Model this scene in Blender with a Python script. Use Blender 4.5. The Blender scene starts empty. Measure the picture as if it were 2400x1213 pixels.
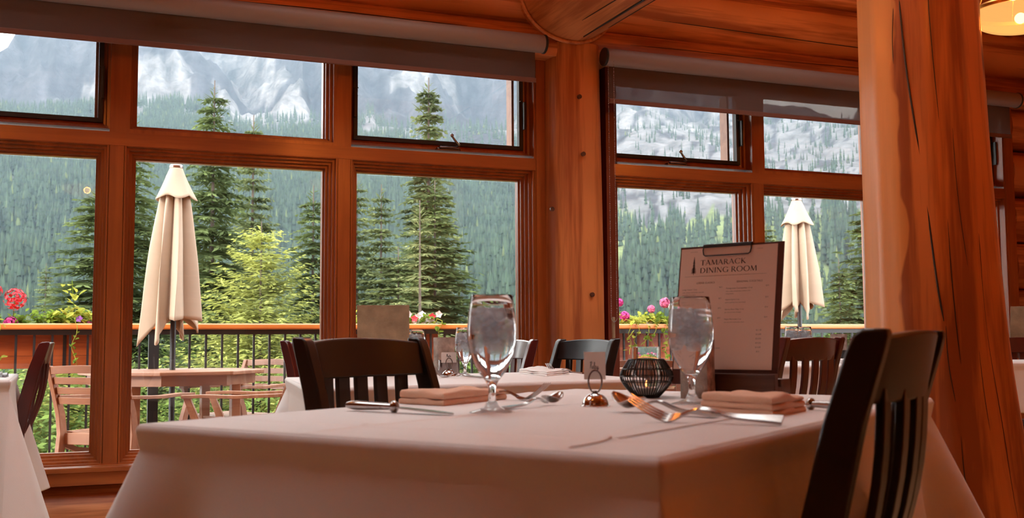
import bpy, bmesh, math, random
import numpy as np
from mathutils import Matrix, Vector, noise
S = bpy.context.scene
C = S.collection
PI = math.pi
random.seed(7)

# ---------------------------------------------------------------- camera, sky, sun, exposure
F_PX = 2484.0
H = 0.873                                  # camera height above the dining room floor
up = np.array([-.006, 1, .0787]); up /= np.linalg.norm(up)
h0 = np.array([0, 0, 1.]) - up * up[2]; h0 /= np.linalg.norm(h0)
r0 = np.cross(up, h0)
PH = math.radians(21.93)
MW = np.array([r0 * math.cos(PH) + h0 * math.sin(PH), h0 * math.cos(PH) - r0 * math.sin(PH), up])
cam = bpy.data.cameras.new('camera'); camo = bpy.data.objects.new('camera', cam); C.objects.link(camo)
cam.sensor_width = 36; cam.lens = F_PX / 2400 * 36
m3 = Matrix([[MW[i][0], MW[i][1], -MW[i][2]] for i in range(3)])
camo.matrix_world = Matrix.Translation((0, 0, H)) @ m3.to_4x4()
cam.clip_start = .05; cam.clip_end = 9000
cam.dof.use_dof = True; cam.dof.focus_distance = 4.6; cam.dof.aperture_fstop = 9
S.camera = camo
S.view_settings.view_transform = 'Standard'; S.view_settings.look = 'None'
S.view_settings.exposure = 0.0; S.view_settings.gamma = 1.0; S.view_settings.use_curve_mapping = False
S.cycles.use_denoising = True
S.cycles.max_bounces = 16; S.cycles.diffuse_bounces = 4; S.cycles.glossy_bounces = 4
S.cycles.transmission_bounces = 16; S.cycles.transparent_max_bounces = 24; S.cycles.volume_bounces = 0
S.cycles.caustics_reflective = False; S.cycles.caustics_refractive = True; S.cycles.blur_glossy = 1.0
S.cycles.sample_clamp_indirect = 8

SKY = 6.6
w = bpy.data.worlds.new('overcast_sky'); S.world = w; w.use_nodes = True
nt = w.node_tree; bg = nt.nodes['Background']
tc = nt.nodes.new('ShaderNodeTexCoord'); sx = nt.nodes.new('ShaderNodeSeparateXYZ')
cr = nt.nodes.new('ShaderNodeValToRGB')
nt.links.new(tc.outputs['Generated'], sx.inputs[0]); nt.links.new(sx.outputs[2], cr.inputs[0])
nt.links.new(cr.outputs[0], bg.inputs[0])
e = cr.color_ramp.elements
e[0].position = 0; e[0].color = (.95, .97, 1, 1); e[1].position = .8; e[1].color = (.92, .93, .95, 1)
bg.inputs[1].default_value = SKY
sun = bpy.data.lights.new('sun', 'SUN'); suno = bpy.data.objects.new('sun', sun); C.objects.link(suno)
sun.energy = 4.2; sun.angle = math.radians(14); sun.color = (1, .93, .82)
suno.rotation_euler = Vector((-.90, -.28, .33)).to_track_quat('Z', 'Y').to_euler()
LAMP = 6.0
WARM = (1.0, .40, .145)

# a pixel of the 2400x1213 frame to a point in the room
def ray(x, y): return MW @ np.array([x - 1200, 606.5 - y, F_PX]) / F_PX
def atz(x, y, z): d = ray(x, y); return d * ((z - H) / d[2]) + [0, 0, H]
def aty(x, y, Y): d = ray(x, y); return d * (Y / d[1]) + [0, 0, H]
def atd(x, y, D): return ray(x, y) * D + [0, 0, H]

# ---------------------------------------------------------------- mesh helpers
class MB:
    def __init__(s): s.v = []; s.f = []
    def add(s, vs, fs, M=None):
        b = len(s.v)
        if M is not None: vs = [M @ Vector(v) for v in vs]
        s.v += [tuple(v) for v in vs]; s.f += [tuple(i + b for i in f) for f in fs]; return s
    def box(s, c, d, M=None, R=None):
        x, y, z = [k / 2 for k in d]
        vs = [Vector((i * x, j * y, k * z)) for i in (-1, 1) for j in (-1, 1) for k in (-1, 1)]
        if R is not None: vs = [R @ v for v in vs]
        vs = [v + Vector(c) for v in vs]
        return s.add(vs, [(0, 1, 3, 2), (4, 6, 7, 5), (0, 4, 5, 1), (2, 3, 7, 6), (0, 2, 6, 4), (1, 5, 7, 3)], M)
    def bb(s, a, b, M=None):
        return s.box([(a[i] + b[i]) / 2 for i in range(3)], [abs(b[i] - a[i]) for i in range(3)], M)
    def rings(s, rs, closed=True, caps=True, M=None):
        n = len(rs[0]); vs = [p for r in rs for p in r]; fs = []
        for i in range(len(rs) - 1):
            for j in range(n if closed else n - 1):
                k = (j + 1) % n
                fs.append((i * n + j, i * n + k, (i + 1) * n + k, (i + 1) * n + j))
        if caps:
            fs.append(tuple(range(n - 1, -1, -1))); fs.append(tuple((len(rs) - 1) * n + j for j in range(n)))
        return s.add(vs, fs, M)
    def lathe(s, prof, c=(0, 0, 0), n=32, M=None, caps=True):
        rs = [[(c[0] + r * math.cos(2 * PI * j / n), c[1] + r * math.sin(2 * PI * j / n), c[2] + z) for j in range(n)] for r, z in prof]
        return s.rings(rs, True, caps, M)
    def tube(s, pts, rad, n=10, M=None, caps=True, flat=1.0):
        pts = [Vector(p) for p in pts]; N = len(pts)
        rd = rad if isinstance(rad, (list, tuple)) else [rad] * N
        t0 = (pts[1] - pts[0]).normalized()
        a = Vector((0, 0, 1)) if abs(t0.z) < .9 else Vector((1, 0, 0))
        u = t0.cross(a).normalized(); rs = []
        for i, p in enumerate(pts):
            t = (pts[min(i + 1, N - 1)] - pts[max(i - 1, 0)]).normalized()
            u = (u - t * u.dot(t)).normalized(); v = t.cross(u)
            rs.append([p + (u * math.cos(2 * PI * j / n) + v * math.sin(2 * PI * j / n) * flat) * rd[i] for j in range(n)])
        return s.rings(rs, True, caps, M)
    def loft(s, secs, M=None):      # secs: list of (center, width vector, thickness vector): a swept rectangle
        rs = []
        for c, a, b in secs:
            c, a, b = Vector(c), Vector(a), Vector(b)
            rs.append([c - a - b, c + a - b, c + a + b, c - a + b])
        return s.rings(rs, True, True, M)
    def sphere(s, c, r, n=16, m=10, sc=(1, 1, 1), M=None, z0=-1, z1=1):
        a0, a1 = math.asin(z0), math.asin(z1)
        rs = []
        for i in range(m + 1):
            a = a0 + (a1 - a0) * i / m; q = max(math.cos(a), 1e-3) * r
            rs.append([(c[0] + q * math.cos(2 * PI * j / n) * sc[0], c[1] + q * math.sin(2 * PI * j / n) * sc[1], c[2] + r * math.sin(a) * sc[2]) for j in range(n)])
        return s.rings(rs, True, True, M)
    def build(s, name, mat, parent=None, smooth=30, bevel=0, sub=0, loc=None):
        me = bpy.data.meshes.new(name); me.from_pydata(s.v, [], s.f); me.update()
        bm = bmesh.new(); bm.from_mesh(me); bmesh.ops.recalc_face_normals(bm, faces=bm.faces); bm.to_mesh(me); bm.free()
        return link(name, me, mat, parent, smooth, bevel, sub, loc)

def link(name, me, mat, parent=None, smooth=30, bevel=0, sub=0, loc=None):
    o = bpy.data.objects.new(name, me); C.objects.link(o)
    if mat is not None: me.materials.append(mat)
    if smooth:
        me.polygons.foreach_set('use_smooth', [True] * len(me.polygons))
        if smooth < 180: me.set_sharp_from_angle(angle=math.radians(smooth))
    if bevel:
        b = o.modifiers.new('edge', 'BEVEL'); b.width = bevel; b.segments = 2; b.limit_method = 'ANGLE'; b.angle_limit = math.radians(40); b.harden_normals = False
    if sub:
        b = o.modifiers.new('sub', 'SUBSURF'); b.levels = sub; b.render_levels = sub
    if parent is not None: o.parent = parent
    if loc is not None: o.location = loc
    return o

def tag(o, label, cat, group=None, kind=None):
    if label: o['label'] = label
    if cat: o['category'] = cat
    if group: o['group'] = group
    if kind: o['kind'] = kind
    return o
def thing(name, label, cat, loc=(0, 0, 0), rz=0, group=None):
    o = bpy.data.objects.new(name, None); C.objects.link(o); o.empty_display_size = .05
    o.location = Vector([float(k) for k in loc]); o.rotation_euler = (0, 0, rz)
    return tag(o, label, cat, group)
def struct(o, label=None):
    o['kind'] = 'structure'
    if label: o['label'] = label
    return o
def dup(root, loc=None, rz=None, label=None, group=None, sc=None, parent=None):
    r = root.copy(); C.objects.link(r)
    if parent is not None: r.parent = parent
    if loc is not None: r.location = Vector([float(k) for k in loc])
    if rz is not None: r.rotation_euler = (0, 0, rz)
    if label: r['label'] = label
    if group: r['group'] = group
    if sc is not None: r.scale = sc if isinstance(sc, tuple) else (sc, sc, sc)
    for ch in list(root.children): dup(ch, parent=r)
    return r

# ---------------------------------------------------------------- materials
def newmat(name):
    m = bpy.data.materials.new(name); m.use_nodes = True
    return m, m.node_tree, m.node_tree.nodes['Principled BSDF']
def setp(b, **k):
    for n, v in k.items():
        i = b.inputs[n.replace('_', ' ')]
        i.default_value = (*v, 1) if isinstance(v, tuple) and len(v) == 3 else v
def plain(name, col, rough=.5, metal=0, noise_s=0, noise_amt=.15, bump=0, bscale=None, **k):
    m, t, b = newmat(name); setp(b, Base_Color=col, Roughness=rough, Metallic=metal, **k)
    if noise_s:
        tc = t.nodes.new('ShaderNodeTexCoord'); n = t.nodes.new('ShaderNodeTexNoise'); n.inputs['Scale'].default_value = noise_s; n.inputs['Detail'].default_value = 5
        t.links.new(tc.outputs['Object'], n.inputs['Vector'])
        r = t.nodes.new('ShaderNodeValToRGB'); r.color_ramp.elements[0].position = .3; r.color_ramp.elements[1].position = .7
        r.color_ramp.elements[0].color = (*[c * (1 - noise_amt) for c in col], 1); r.color_ramp.elements[1].color = (*[min(1, c * (1 + noise_amt)) for c in col], 1)
        t.links.new(n.outputs['Fac'], r.inputs[0]); t.links.new(r.outputs[0], b.inputs['Base Color'])
    if bump:
        tc = t.nodes.new('ShaderNodeTexCoord'); n = t.nodes.new('ShaderNodeTexNoise'); n.inputs['Scale'].default_value = bscale or 60; n.inputs['Detail'].default_value = 6
        t.links.new(tc.outputs['Object'], n.inputs['Vector'])
        u = t.nodes.new('ShaderNodeBump'); u.inputs['Strength'].default_value = bump; u.inputs['Distance'].default_value = .01
        t.links.new(n.outputs['Fac'], u.inputs['Height']); t.links.new(u.outputs[0], b.inputs['Normal'])
    return m
def wood(name, c1, c2, axis='x', rough=.45, scale=1.0, contrast=1.0, coat=.0, c3=None, knots=True):
    """long grain along one axis: stretched noise bands plus fine fibre and a few knots"""
    m, t, b = newmat(name); L = t.links.new
    tc = t.nodes.new('ShaderNodeTexCoord'); mp = t.nodes.new('ShaderNodeMapping')
    s = {'x': (.06, 1, 1), 'y': (1, .06, 1), 'z': (1, 1, .06)}[axis]
    mp.inputs['Scale'].default_value = [k * scale for k in s]
    L(tc.outputs['Object'], mp.inputs['Vector'])
    n1 = t.nodes.new('ShaderNodeTexNoise'); n1.inputs['Scale'].default_value = 9; n1.inputs['Detail'].default_value = 4; n1.inputs['Distortion'].default_value = .6
    n2 = t.nodes.new('ShaderNodeTexNoise'); n2.inputs['Scale'].default_value = 70; n2.inputs['Detail'].default_value = 3
    n3 = t.nodes.new('ShaderNodeTexNoise'); n3.inputs['Scale'].default_value = 1.6; n3.inputs['Detail'].default_value = 2
    for n in (n1, n2): L(mp.outputs[0], n.inputs['Vector'])
    L(tc.outputs['Object'], n3.inputs['Vector'])
    ad = t.nodes.new('ShaderNodeMath'); ad.operation = 'MULTIPLY_ADD'; ad.inputs[1].default_value = .35
    L(n2.outputs['Fac'], ad.inputs[0]); L(n1.outputs['Fac'], ad.inputs[2])
    r = t.nodes.new('ShaderNodeValToRGB'); r.color_ramp.elements[0].position = .67 - .22 / contrast; r.color_ramp.elements[1].position = .67 + .2 / contrast
    r.color_ramp.elements[0].color = (*c2, 1); r.color_ramp.elements[1].color = (*c1, 1)
    L(ad.outputs[0], r.inputs[0])
    mx = t.nodes.new('ShaderNodeMixRGB'); mx.blend_type = 'MULTIPLY'; mx.inputs[0].default_value = .6
    r3 = t.nodes.new('ShaderNodeValToRGB'); r3.color_ramp.elements[0].position = .35; r3.color_ramp.elements[1].position = .65
    r3.color_ramp.elements[0].color = (.62, .55, .5, 1); r3.color_ramp.elements[1].color = (1, 1, 1, 1)
    L(n3.outputs['Fac'], r3.inputs[0]); L(r.outputs[0], mx.inputs[1]); L(r3.outputs[0], mx.inputs[2])
    out = mx.outputs[0]
    if knots:
        mk = t.nodes.new('ShaderNodeMapping'); mk.inputs['Scale'].default_value = {'x': (.5, 1, 1), 'y': (1, .5, 1), 'z': (1, 1, .5)}[axis]
        L(tc.outputs['Object'], mk.inputs['Vector'])
        vo = t.nodes.new('ShaderNodeTexVoronoi'); vo.inputs['Scale'].default_value = 2.6; L(mk.outputs[0], vo.inputs['Vector'])
        rk = t.nodes.new('ShaderNodeValToRGB'); rk.color_ramp.elements[0].position = .03; rk.color_ramp.elements[0].color = (.28, .2, .16, 1)
        rk.color_ramp.elements[1].position = .085; rk.color_ramp.elements[1].color = (1, 1, 1, 1)
        L(vo.outputs['Distance'], rk.inputs[0])
        m2 = t.nodes.new('ShaderNodeMixRGB'); m2.blend_type = 'MULTIPLY'; m2.inputs[0].default_value = 1
        L(out, m2.inputs[1]); L(rk.outputs[0], m2.inputs[2]); out = m2.outputs[0]
    L(out, b.inputs['Base Color'])
    bu = t.nodes.new('ShaderNodeBump'); bu.inputs['Strength'].default_value = .25; bu.inputs['Distance'].default_value = .004
    L(ad.outputs[0], bu.inputs['Height']); L(bu.outputs[0], b.inputs['Normal'])
    setp(b, Roughness=rough); b.inputs['Coat Weight'].default_value = coat; b.inputs['Coat Roughness'].default_value = .2
    return m
def glassy(name, ior=1.45, tint=(1, 1, 1), rough=0.0, rim=.0):
    """thin clear sheet: transparent with a Fresnel mirror on top"""
    m = bpy.data.materials.new(name); m.use_nodes = True; t = m.node_tree; t.nodes.clear(); L = t.links.new
    o = t.nodes.new('ShaderNodeOutputMaterial'); tr = t.nodes.new('ShaderNodeBsdfTransparent'); gl = t.nodes.new('ShaderNodeBsdfGlossy')
    tr.inputs[0].default_value = (*tint, 1); gl.inputs['Roughness'].default_value = rough
    fr = t.nodes.new('ShaderNodeFresnel'); fr.inputs[0].default_value = ior
    mx = t.nodes.new('ShaderNodeMixShader'); L(fr.outputs[0], mx.inputs[0]); L(tr.outputs[0], mx.inputs[1]); L(gl.outputs[0], mx.inputs[2])
    L(mx.outputs[0], o.inputs[0]); return m

CEDAR = ((.46, .125, .028), (.27, .062, .014))
M = {}
M['frame'] = wood('cedar_frame', (.52, .138, .028), (.31, .072, .016), 'x', .32, 1.2, 1, .4, knots=False)
M['frame_z'] = wood('cedar_frame_upright', (.52, .138, .028), (.31, .072, .016), 'z', .32, 1.2, 1, .4, knots=False)
M['jamb'] = wood('dark_red_jamb', (.20, .034, .008), (.15, .024, .006), 'z', .45, 1, 1, knots=False)
M['log_x'] = wood('peeled_log_x', (.80, .31, .115), (.40, .105, .026), 'x', .5, .9, 2.4)
M['log_y'] = wood('peeled_log_y', (.82, .33, .12), (.46, .13, .033), 'y', .5, .9, 2.2)
M['log_z'] = wood('peeled_log_z', (.76, .27, .075), (.44, .12, .028), 'z', .5, .9, 2.2)
M['boards'] = wood('fir_boards', (.50, .17, .045), (.34, .10, .024), 'x', .5, 1, 1.2)
M['floor'] = wood('oak_floor', (.62, .40, .20), (.46, .27, .12), 'x', .3, 1.5, 1.2, .2, knots=False)
M['mahog'] = plain('mahogany_lacquer', (.075, .009, .0075), .28, 0, 7, .35, Coat_Weight=.5, Coat_Roughness=.12)
M['ebony'] = plain('black_lacquer_wood', (.006, .0032, .003), .38, 0, 7, .3, Coat_Weight=.15, Coat_Roughness=.2)
M['linen'] = plain('white_linen', (.82, .79, .77), .50, 0, 0, 0, .10, 500, Sheen_Weight=.35, Sheen_Roughness=.4)
M['napkin'] = plain('folded_napkin_linen', (.74, .44, .29), .9, 0, 30, .05, .25, 300, Sheen_Weight=.2)
M['steel'] = plain('polished_steel', (.46, .42, .40), .15, 1)
M['steel_d'] = plain('dark_steel', (.22, .18, .17), .22, 1)
M['chrome'] = plain('chrome_dome', (.75, .72, .70), .06, 1)
M['black'] = plain('black_powder_coat', (.012, .012, .014), .45)
M['blackwire'] = plain('black_wire', (.008, .008, .010), .3, 0)
M['gasket'] = plain('black_gasket', (.02, .014, .012), .5)
M['blind'] = None
M['roller'] = plain('blind_fascia', (.30, .22, .185), .5)
M['hem'] = plain('blind_hem', (.19, .085, .06), .5)
M['handrail'] = wood('varnished_handrail', (.72, .25, .055), (.58, .17, .035), 'x', .35, 1, 1, .2, knots=False)
M['planter'] = wood('cedar_planter', (.52, .125, .028), (.30, .055, .012), 'x', .5, 1.5, 1.4)
M['teak'] = wood('teak', (.32, .145, .075), (.23, .088, .042), 'x', .5, 1.5, 1, knots=False)
M['canvas'] = plain('sand_canvas', (.40, .31, .23), .9, 0, 3, .06, .1, 200)
M['paper'] = plain('menu_paper', (.76, .52, .40), .8)
M['ink'] = plain('ink', (.03, .018, .016), .8)
M['ink2'] = plain('faint_ink', (.14, .07, .05), .8)
M['card'] = plain('white_card', (.80, .72, .66), .8)
M['clipboard'] = wood('dark_clipboard', (.085, .018, .012), (.05, .010, .008), 'z', .4, 3, 1, .2, knots=False)
M['stand'] = wood('walnut_stand', (.13, .045, .02), (.07, .022, .011), 'x', .45, 4, 1.2, knots=False)
M['greyboard'] = plain('weathered_board', (.34, .25, .15), .8, 0, 14, .25, .3, 60)
M['bark'] = plain('bark', (.36, .19, .13), .95, 0, 40, .75, 1, 60)
M['bark_pale'] = plain('pale_bark', (.42, .36, .31), .95, 0, 35, .4, .6, 60)
M['cutwood'] = plain('cut_log_face', (.46, .30, .20), .8, 0, 20, .12)
M['trunk'] = plain('conifer_trunk', (.09, .065, .05), .95, 0, 10, .3, .5, 20)
M['flame'] = None
M['glass'] = glassy('window_glass', 1.42, (.97, .985, .98))
M['thin'] = None
def glass_solid(name, ior, col=(1, 1, 1), rough=0):
    m, t, b = newmat(name); setp(b, Base_Color=col, Roughness=rough, IOR=ior); b.inputs['Transmission Weight'].default_value = 1; return m
M['goblet'] = glass_solid('goblet_glass', 1.45)
M['water'] = glass_solid('water', 1.33)
def ice_mat():
    m = bpy.data.materials.new('frosted_ice'); m.use_nodes = True; t = m.node_tree; t.nodes.clear(); L = t.links.new
    o = t.nodes.new('ShaderNodeOutputMaterial'); tr = t.nodes.new('ShaderNodeBsdfTransparent'); d = t.nodes.new('ShaderNodeBsdfDiffuse'); q = t.nodes.new('ShaderNodeBsdfTranslucent'); gl = t.nodes.new('ShaderNodeBsdfGlossy'); gl.inputs['Roughness'].default_value = .2
    tr.inputs[0].default_value = (.97, .98, 1, 1); d.inputs[0].default_value = (.95, .96, .97, 1); q.inputs[0].default_value = (.95, .96, .97, 1)
    a = t.nodes.new('ShaderNodeMixShader'); a.inputs[0].default_value = .6; L(d.outputs[0], a.inputs[1]); L(q.outputs[0], a.inputs[2])
    n = t.nodes.new('ShaderNodeTexNoise'); n.inputs['Scale'].default_value = 60; mr = t.nodes.new('ShaderNodeMapRange'); mr.inputs[1].default_value = .3; mr.inputs[2].default_value = .7; mr.inputs[3].default_value = .12; mr.inputs[4].default_value = .42; L(n.outputs['Fac'], mr.inputs[0])
    b = t.nodes.new('ShaderNodeMixShader'); L(mr.outputs[0], b.inputs[0]); L(tr.outputs[0], b.inputs[1]); L(a.outputs[0], b.inputs[2])
    c = t.nodes.new('ShaderNodeMixShader'); c.inputs[0].default_value = .06; L(b.outputs[0], c.inputs[1]); L(gl.outputs[0], c.inputs[2]); L(c.outputs[0], o.inputs[0]); return m
M['ice'] = ice_mat()
def emis(name, col, s):
    m, t, b = newmat(name); setp(b, Base_Color=(0.0, 0.0, 0.0)); b.inputs['Emission Color'].default_value = (*col, 1); b.inputs['Emission Strength'].default_value = s; return m
M['flame'] = emis('candle_flame', (1, .35, .10), 6)
def blind_mat():
    m = bpy.data.materials.new('mesh_blind_fabric'); m.use_nodes = True; t = m.node_tree; t.nodes.clear(); L = t.links.new
    o = t.nodes.new('ShaderNodeOutputMaterial'); tr = t.nodes.new('ShaderNodeBsdfTransparent'); d = t.nodes.new('ShaderNodeBsdfDiffuse'); tl = t.nodes.new('ShaderNodeBsdfTranslucent')
    d.inputs[0].default_value = (.19, .125, .105, 1); tl.inputs[0].default_value = (.2, .14, .12, 1)
    a = t.nodes.new('ShaderNodeMixShader'); a.inputs[0].default_value = .3; L(d.outputs[0], a.inputs[1]); L(tl.outputs[0], a.inputs[2])
    tc = t.nodes.new('ShaderNodeTexCoord'); n = t.nodes.new('ShaderNodeTexNoise'); mp = t.nodes.new('ShaderNodeMapping'); mp.inputs['Scale'].default_value = (5, 1, 260)
    L(tc.outputs['Object'], mp.inputs[0]); L(mp.outputs[0], n.inputs['Vector']); n.inputs['Scale'].default_value = 1
    mr = t.nodes.new('ShaderNodeMapRange'); mr.inputs[3].default_value = .74; mr.inputs[4].default_value = .80; L(n.outputs['Fac'], mr.inputs[0])
    b = t.nodes.new('ShaderNodeMixShader'); L(mr.outputs[0], b.inputs[0]); L(tr.outputs[0], b.inputs[1]); L(a.outputs[0], b.inputs[2]); L(b.outputs[0], o.inputs[0]); return m
M['blind'] = blind_mat()
def leafmat(name, col, var=.35, rough=.6, tl=.35, scale=1.2):
    m = bpy.data.materials.new(name); m.use_nodes = True; t = m.node_tree; t.nodes.clear(); L = t.links.new
    o = t.nodes.new('ShaderNodeOutputMaterial'); d = t.nodes.new('ShaderNodeBsdfDiffuse'); q = t.nodes.new('ShaderNodeBsdfTranslucent'); mx = t.nodes.new('ShaderNodeMixShader'); mx.inputs[0].default_value = tl
    tc = t.nodes.new('ShaderNodeTexCoord'); n = t.nodes.new('ShaderNodeTexNoise'); n.inputs['Scale'].default_value = scale; n.inputs['Detail'].default_value = 6
    L(tc.outputs['Object'], n.inputs['Vector']); r = t.nodes.new('ShaderNodeValToRGB'); r.color_ramp.elements[0].position = .36; r.color_ramp.elements[1].position = .64
    r.color_ramp.elements[0].color = (*[c * (1 - var) for c in col], 1); r.color_ramp.elements[1].color = (col[0] * (1 + var * 1.3), col[1] * (1 + var), col[2] * (1 + var * .3), 1)
    L(n.outputs['Fac'], r.inputs[0]); L(r.outputs[0], d.inputs[0]); L(r.outputs[0], q.inputs[0]); L(d.outputs[0], mx.inputs[1]); L(q.outputs[0], mx.inputs[2]); L(mx.outputs[0], o.inputs[0]); return m
M['spruce'] = leafmat('spruce_needles', (.095, .130, .062), .5)
M['fir'] = leafmat('fir_needles', (.125, .155, .080), .45)
M['larch'] = leafmat('larch_needles', (.29, .32, .105), .35, scale=.9)
M['pale'] = leafmat('dry_needles', (.20, .22, .11), .3)
M['shrub'] = leafmat('shrub_leaves', (.10, .155, .048), .5, scale=2)
M['leaf'] = leafmat('garden_leaf', (.14, .22, .04), .45, scale=14)
M['leafl'] = leafmat('lime_leaf', (.34, .38, .08), .3, scale=14)
M['red'] = plain('red_petal', (.50, .006, .02), .6); M['pink'] = plain('pink_petal', (.50, .10, .22), .6)
M['white_p'] = plain('white_petal', (.55, .53, .53), .6); M['violet'] = plain('violet_petal', (.26, .06, .36), .6); M['magenta'] = plain('magenta_petal', (.48, .025, .22), .6)

# ---------------------------------------------------------------- the room shell
YG = 5.30                                    # glass plane of the window wall
XL, XR, YB, ZC = -3.6, 6.25, -4.2, 3.3
def W(x, z, Y): k = Y / YG; return x * k, H + (z - H) * k
def logmesh(p0, p1, r0_, r1_, seed, n=40, m=40, wob=.02, clipz=None, sq=2.0, ax=None):
    p0, p1 = Vector(p0), Vector(p1); d = (p1 - p0).normalized()
    u = d.cross(Vector((0, 0, 1)) if abs(d.z) < .9 else Vector((0, 1, 0))).normalized(); v = d.cross(u); rs = []
    for i in range(m + 1):
        t = i / m; c = p0.lerp(p1, t); r = r0_ + (r1_ - r0_) * t; ring = []
        for j in range(n):
            a = 2 * PI * j / n; ca, sa = math.cos(a), math.sin(a)
            k = 1 / (abs(ca) ** sq + abs(sa) ** sq) ** (1 / sq)
            q = noise.noise(Vector((ca * .8 + seed * 7, sa * .8, t * (p1 - p0).length * .9 + seed)))
            p = c + (u * ca + v * sa) * r * k * (1 + wob * 2 * q)
            if clipz is not None: p.z = max(p.z, clipz)
            ring.append(p)
        rs.append(ring)
    return MB().rings(rs)

# floor of long boards
fl = MB()
fl.bb((XL - .2, YB - .2, -.12), (XR + .5, 5.06, 0))
struct(fl.build('floor', M['floor'], smooth=0))
bm_ = MB()
for i in range(34):
    x = XL + i * .28
    bm_.bb((x, YB, -.001), (x + .006, 5.05, .0008))
struct(bm_.build('trim_1', M['ebony'], smooth=0))
# board ceiling with three added skylight wells, out of view, to brighten the tables
ADDED_SKYL = [(-2.0, -.18), (.56, 2.05), (2.72, 4.5)]; SY0, SY1 = 2.1, 4.3
ce = MB()
for i in range(38):
    y = YB + i * .26; y1 = y + .252
    xs = [XL - .2] + [q for a in ADDED_SKYL for q in a] + [XR + .4] if y1 > SY0 and y < SY1 else [XL - .2, XR + .4]
    for k in range(0, len(xs), 2): ce.bb((xs[k], y, ZC), (xs[k + 1], y1, ZC + .03))
xs = [XL - .2] + [q for a in ADDED_SKYL for q in a] + [XR + .4]
for k in range(0, len(xs), 2): ce.bb((xs[k], SY0 - .1, ZC + .031), (xs[k + 1], SY1 + .1, ZC + .65))
ce.bb((XL - .2, YB - .2, ZC + .031), (XR + .4, SY0, ZC + .65)); ce.bb((XL - .2, SY1, ZC + .031), (XR + .4, 5.6, ZC + .65))
struct(ce.build('ceiling', M['boards'], smooth=0))
for k, (a, b_) in enumerate(ADDED_SKYL):
    g_ = MB(); g_.bb((a, SY0, ZC + .61), (b_, SY1, ZC + .62)); struct(g_.build('window_%d' % (30 + k), M['glass'], smooth=0), 'added skylight pane in the ceiling, out of view')

def logwall(axis, pos, a, b, z0, z1, dia, sgn):
    n = int(round((z1 - z0) / dia)); mb = MB()
    for i in range(n):
        zc = z0 + (i + .5) * dia
        p0 = (a, pos + sgn * dia * .42, zc) if axis == 'x' else (pos + sgn * dia * .42, a, zc)
        p1 = (b, pos + sgn * dia * .42, zc) if axis == 'x' else (pos + sgn * dia * .42, b, zc)
        lm = logmesh(p0, p1, dia * .53, dia * .53, i + 3, 20, 30, .015)
        mb.add(lm.v, lm.f)
    return mb
struct(logwall('y', XR - .06, YB, 5.5, 0, 3.3, .30, 1).build('wall_right', M['log_y'], smooth=60))
struct(logwall('y', XL, YB, 5.5, 0, 3.3, .30, -1).build('wall_left', M['log_y'], smooth=60))
struct(logwall('x', YB, XL, XR + .3, 0, 3.3, .30, -1).build('wall_back', M['log_x'], smooth=60))
# window wall: one log under the sill, three logs above the windows
ww = MB()
lm = logmesh((XL, 5.30, .075), (XR + .3, 5.30, .075), .205, .205, 2, 40, 60, .012); ww.add(lm.v, lm.f)
for k, (zc, cl) in enumerate(((2.437, 2.392), (2.745, None), (3.05, None))):
    lm = logmesh((XL, 5.21, zc), (XR + .3, 5.21, zc), .157, .157, 11 + k, 44, 80, .015, cl); ww.add(lm.v, lm.f)
for k in range(7):
    lm = logmesh((5.64, 5.31, .43 + .31 * k), (XR + .3, 5.31, .43 + .31 * k), .152, .150, 31 + k, 30, 8, .02); ww.add(lm.v, lm.f)
ww.bb((5.66, 5.36, .3), (XR + .3, 5.42, 2.45))
ww.bb((XL, 5.33, -.3), (XR + .3, 5.42, .34)); ww.bb((XL, 5.36, 2.39), (XR + .3, 5.42, ZC + .1))
struct(ww.build('wall_window', M['log_x'], smooth=60))
cb = MB()
for k, (za, xs, ln, dz) in enumerate(((2.50, 2.75, 1.9, .02), (2.66, 2.9, 2.9, -.02), (2.79, -.6, 2.2, .02), (2.50, .2, 1.6, .01), (2.68, .6, 1.2, -.01))):
    pts = [(xs + ln * t / 10, 5.21 - math.sqrt(max(.0001, .157 ** 2 - (za + dz * t / 10 - (2.437 if za < 2.58 else 2.745)) ** 2)) - .001, za + dz * t / 10 + .003 * math.sin(t * .9 + k)) for t in range(11)]
    cb.tube(pts, [.0006] + [.0016 + .0008 * (k % 2)] * 9 + [.0006], 6)
struct(cb.build('trim_2', M['gasket']))

# mullion centres
BAY = {1: [-2.01, -.946, .118, 1.182, 2.246], 2: [2.69, 3.635, 4.585, 5.60]}
ZL0, ZL1, ZU0, ZU1 = .386, 1.743, 1.905, 2.335
GX = .088
def loop(mb, x0, x1, z0, z1, prof):
    rs = []
    for o_, y in prof:
        rs.append([(x0 - o_, y, z0 - o_), (x1 + o_, y, z0 - o_), (x1 + o_, y, z1 + o_), (x0 - o_, y, z1 + o_)])
    n = len(mb.v); mb.v += [p for r in rs for p in r]
    for i in range(len(rs) - 1):
        for j in range(4):
            k = (j + 1) % 4; mb.f.append((n + i * 4 + j, n + i * 4 + k, n + (i + 1) * 4 + k, n + (i + 1) * 4 + j))
def steps(n, o0, y0, tread, riser, o1):
    p = [(0, 5.31), (0, y0)]; o_, y = o0, y0
    for k in range(n): p += [(o_, y), (o_ + .0018, y - .0022), (o_ + .0018, y - riser + .0022), (o_ + .0036, y - riser)]; o_ += tread; y -= riser
    return p + [(o1, y), (o1, 5.32)]
STEP = steps(4, .006, 5.272, .0125, .0255, .0565)
STEPU = steps(3, .005, 5.270, .013, .033, .0565)
FLAT = [(0, 5.31), (0, 5.262), (.020, 5.258), (.024, 5.236), (.046, 5.232), (.047, 5.172), (.047, 5.32)]
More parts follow.
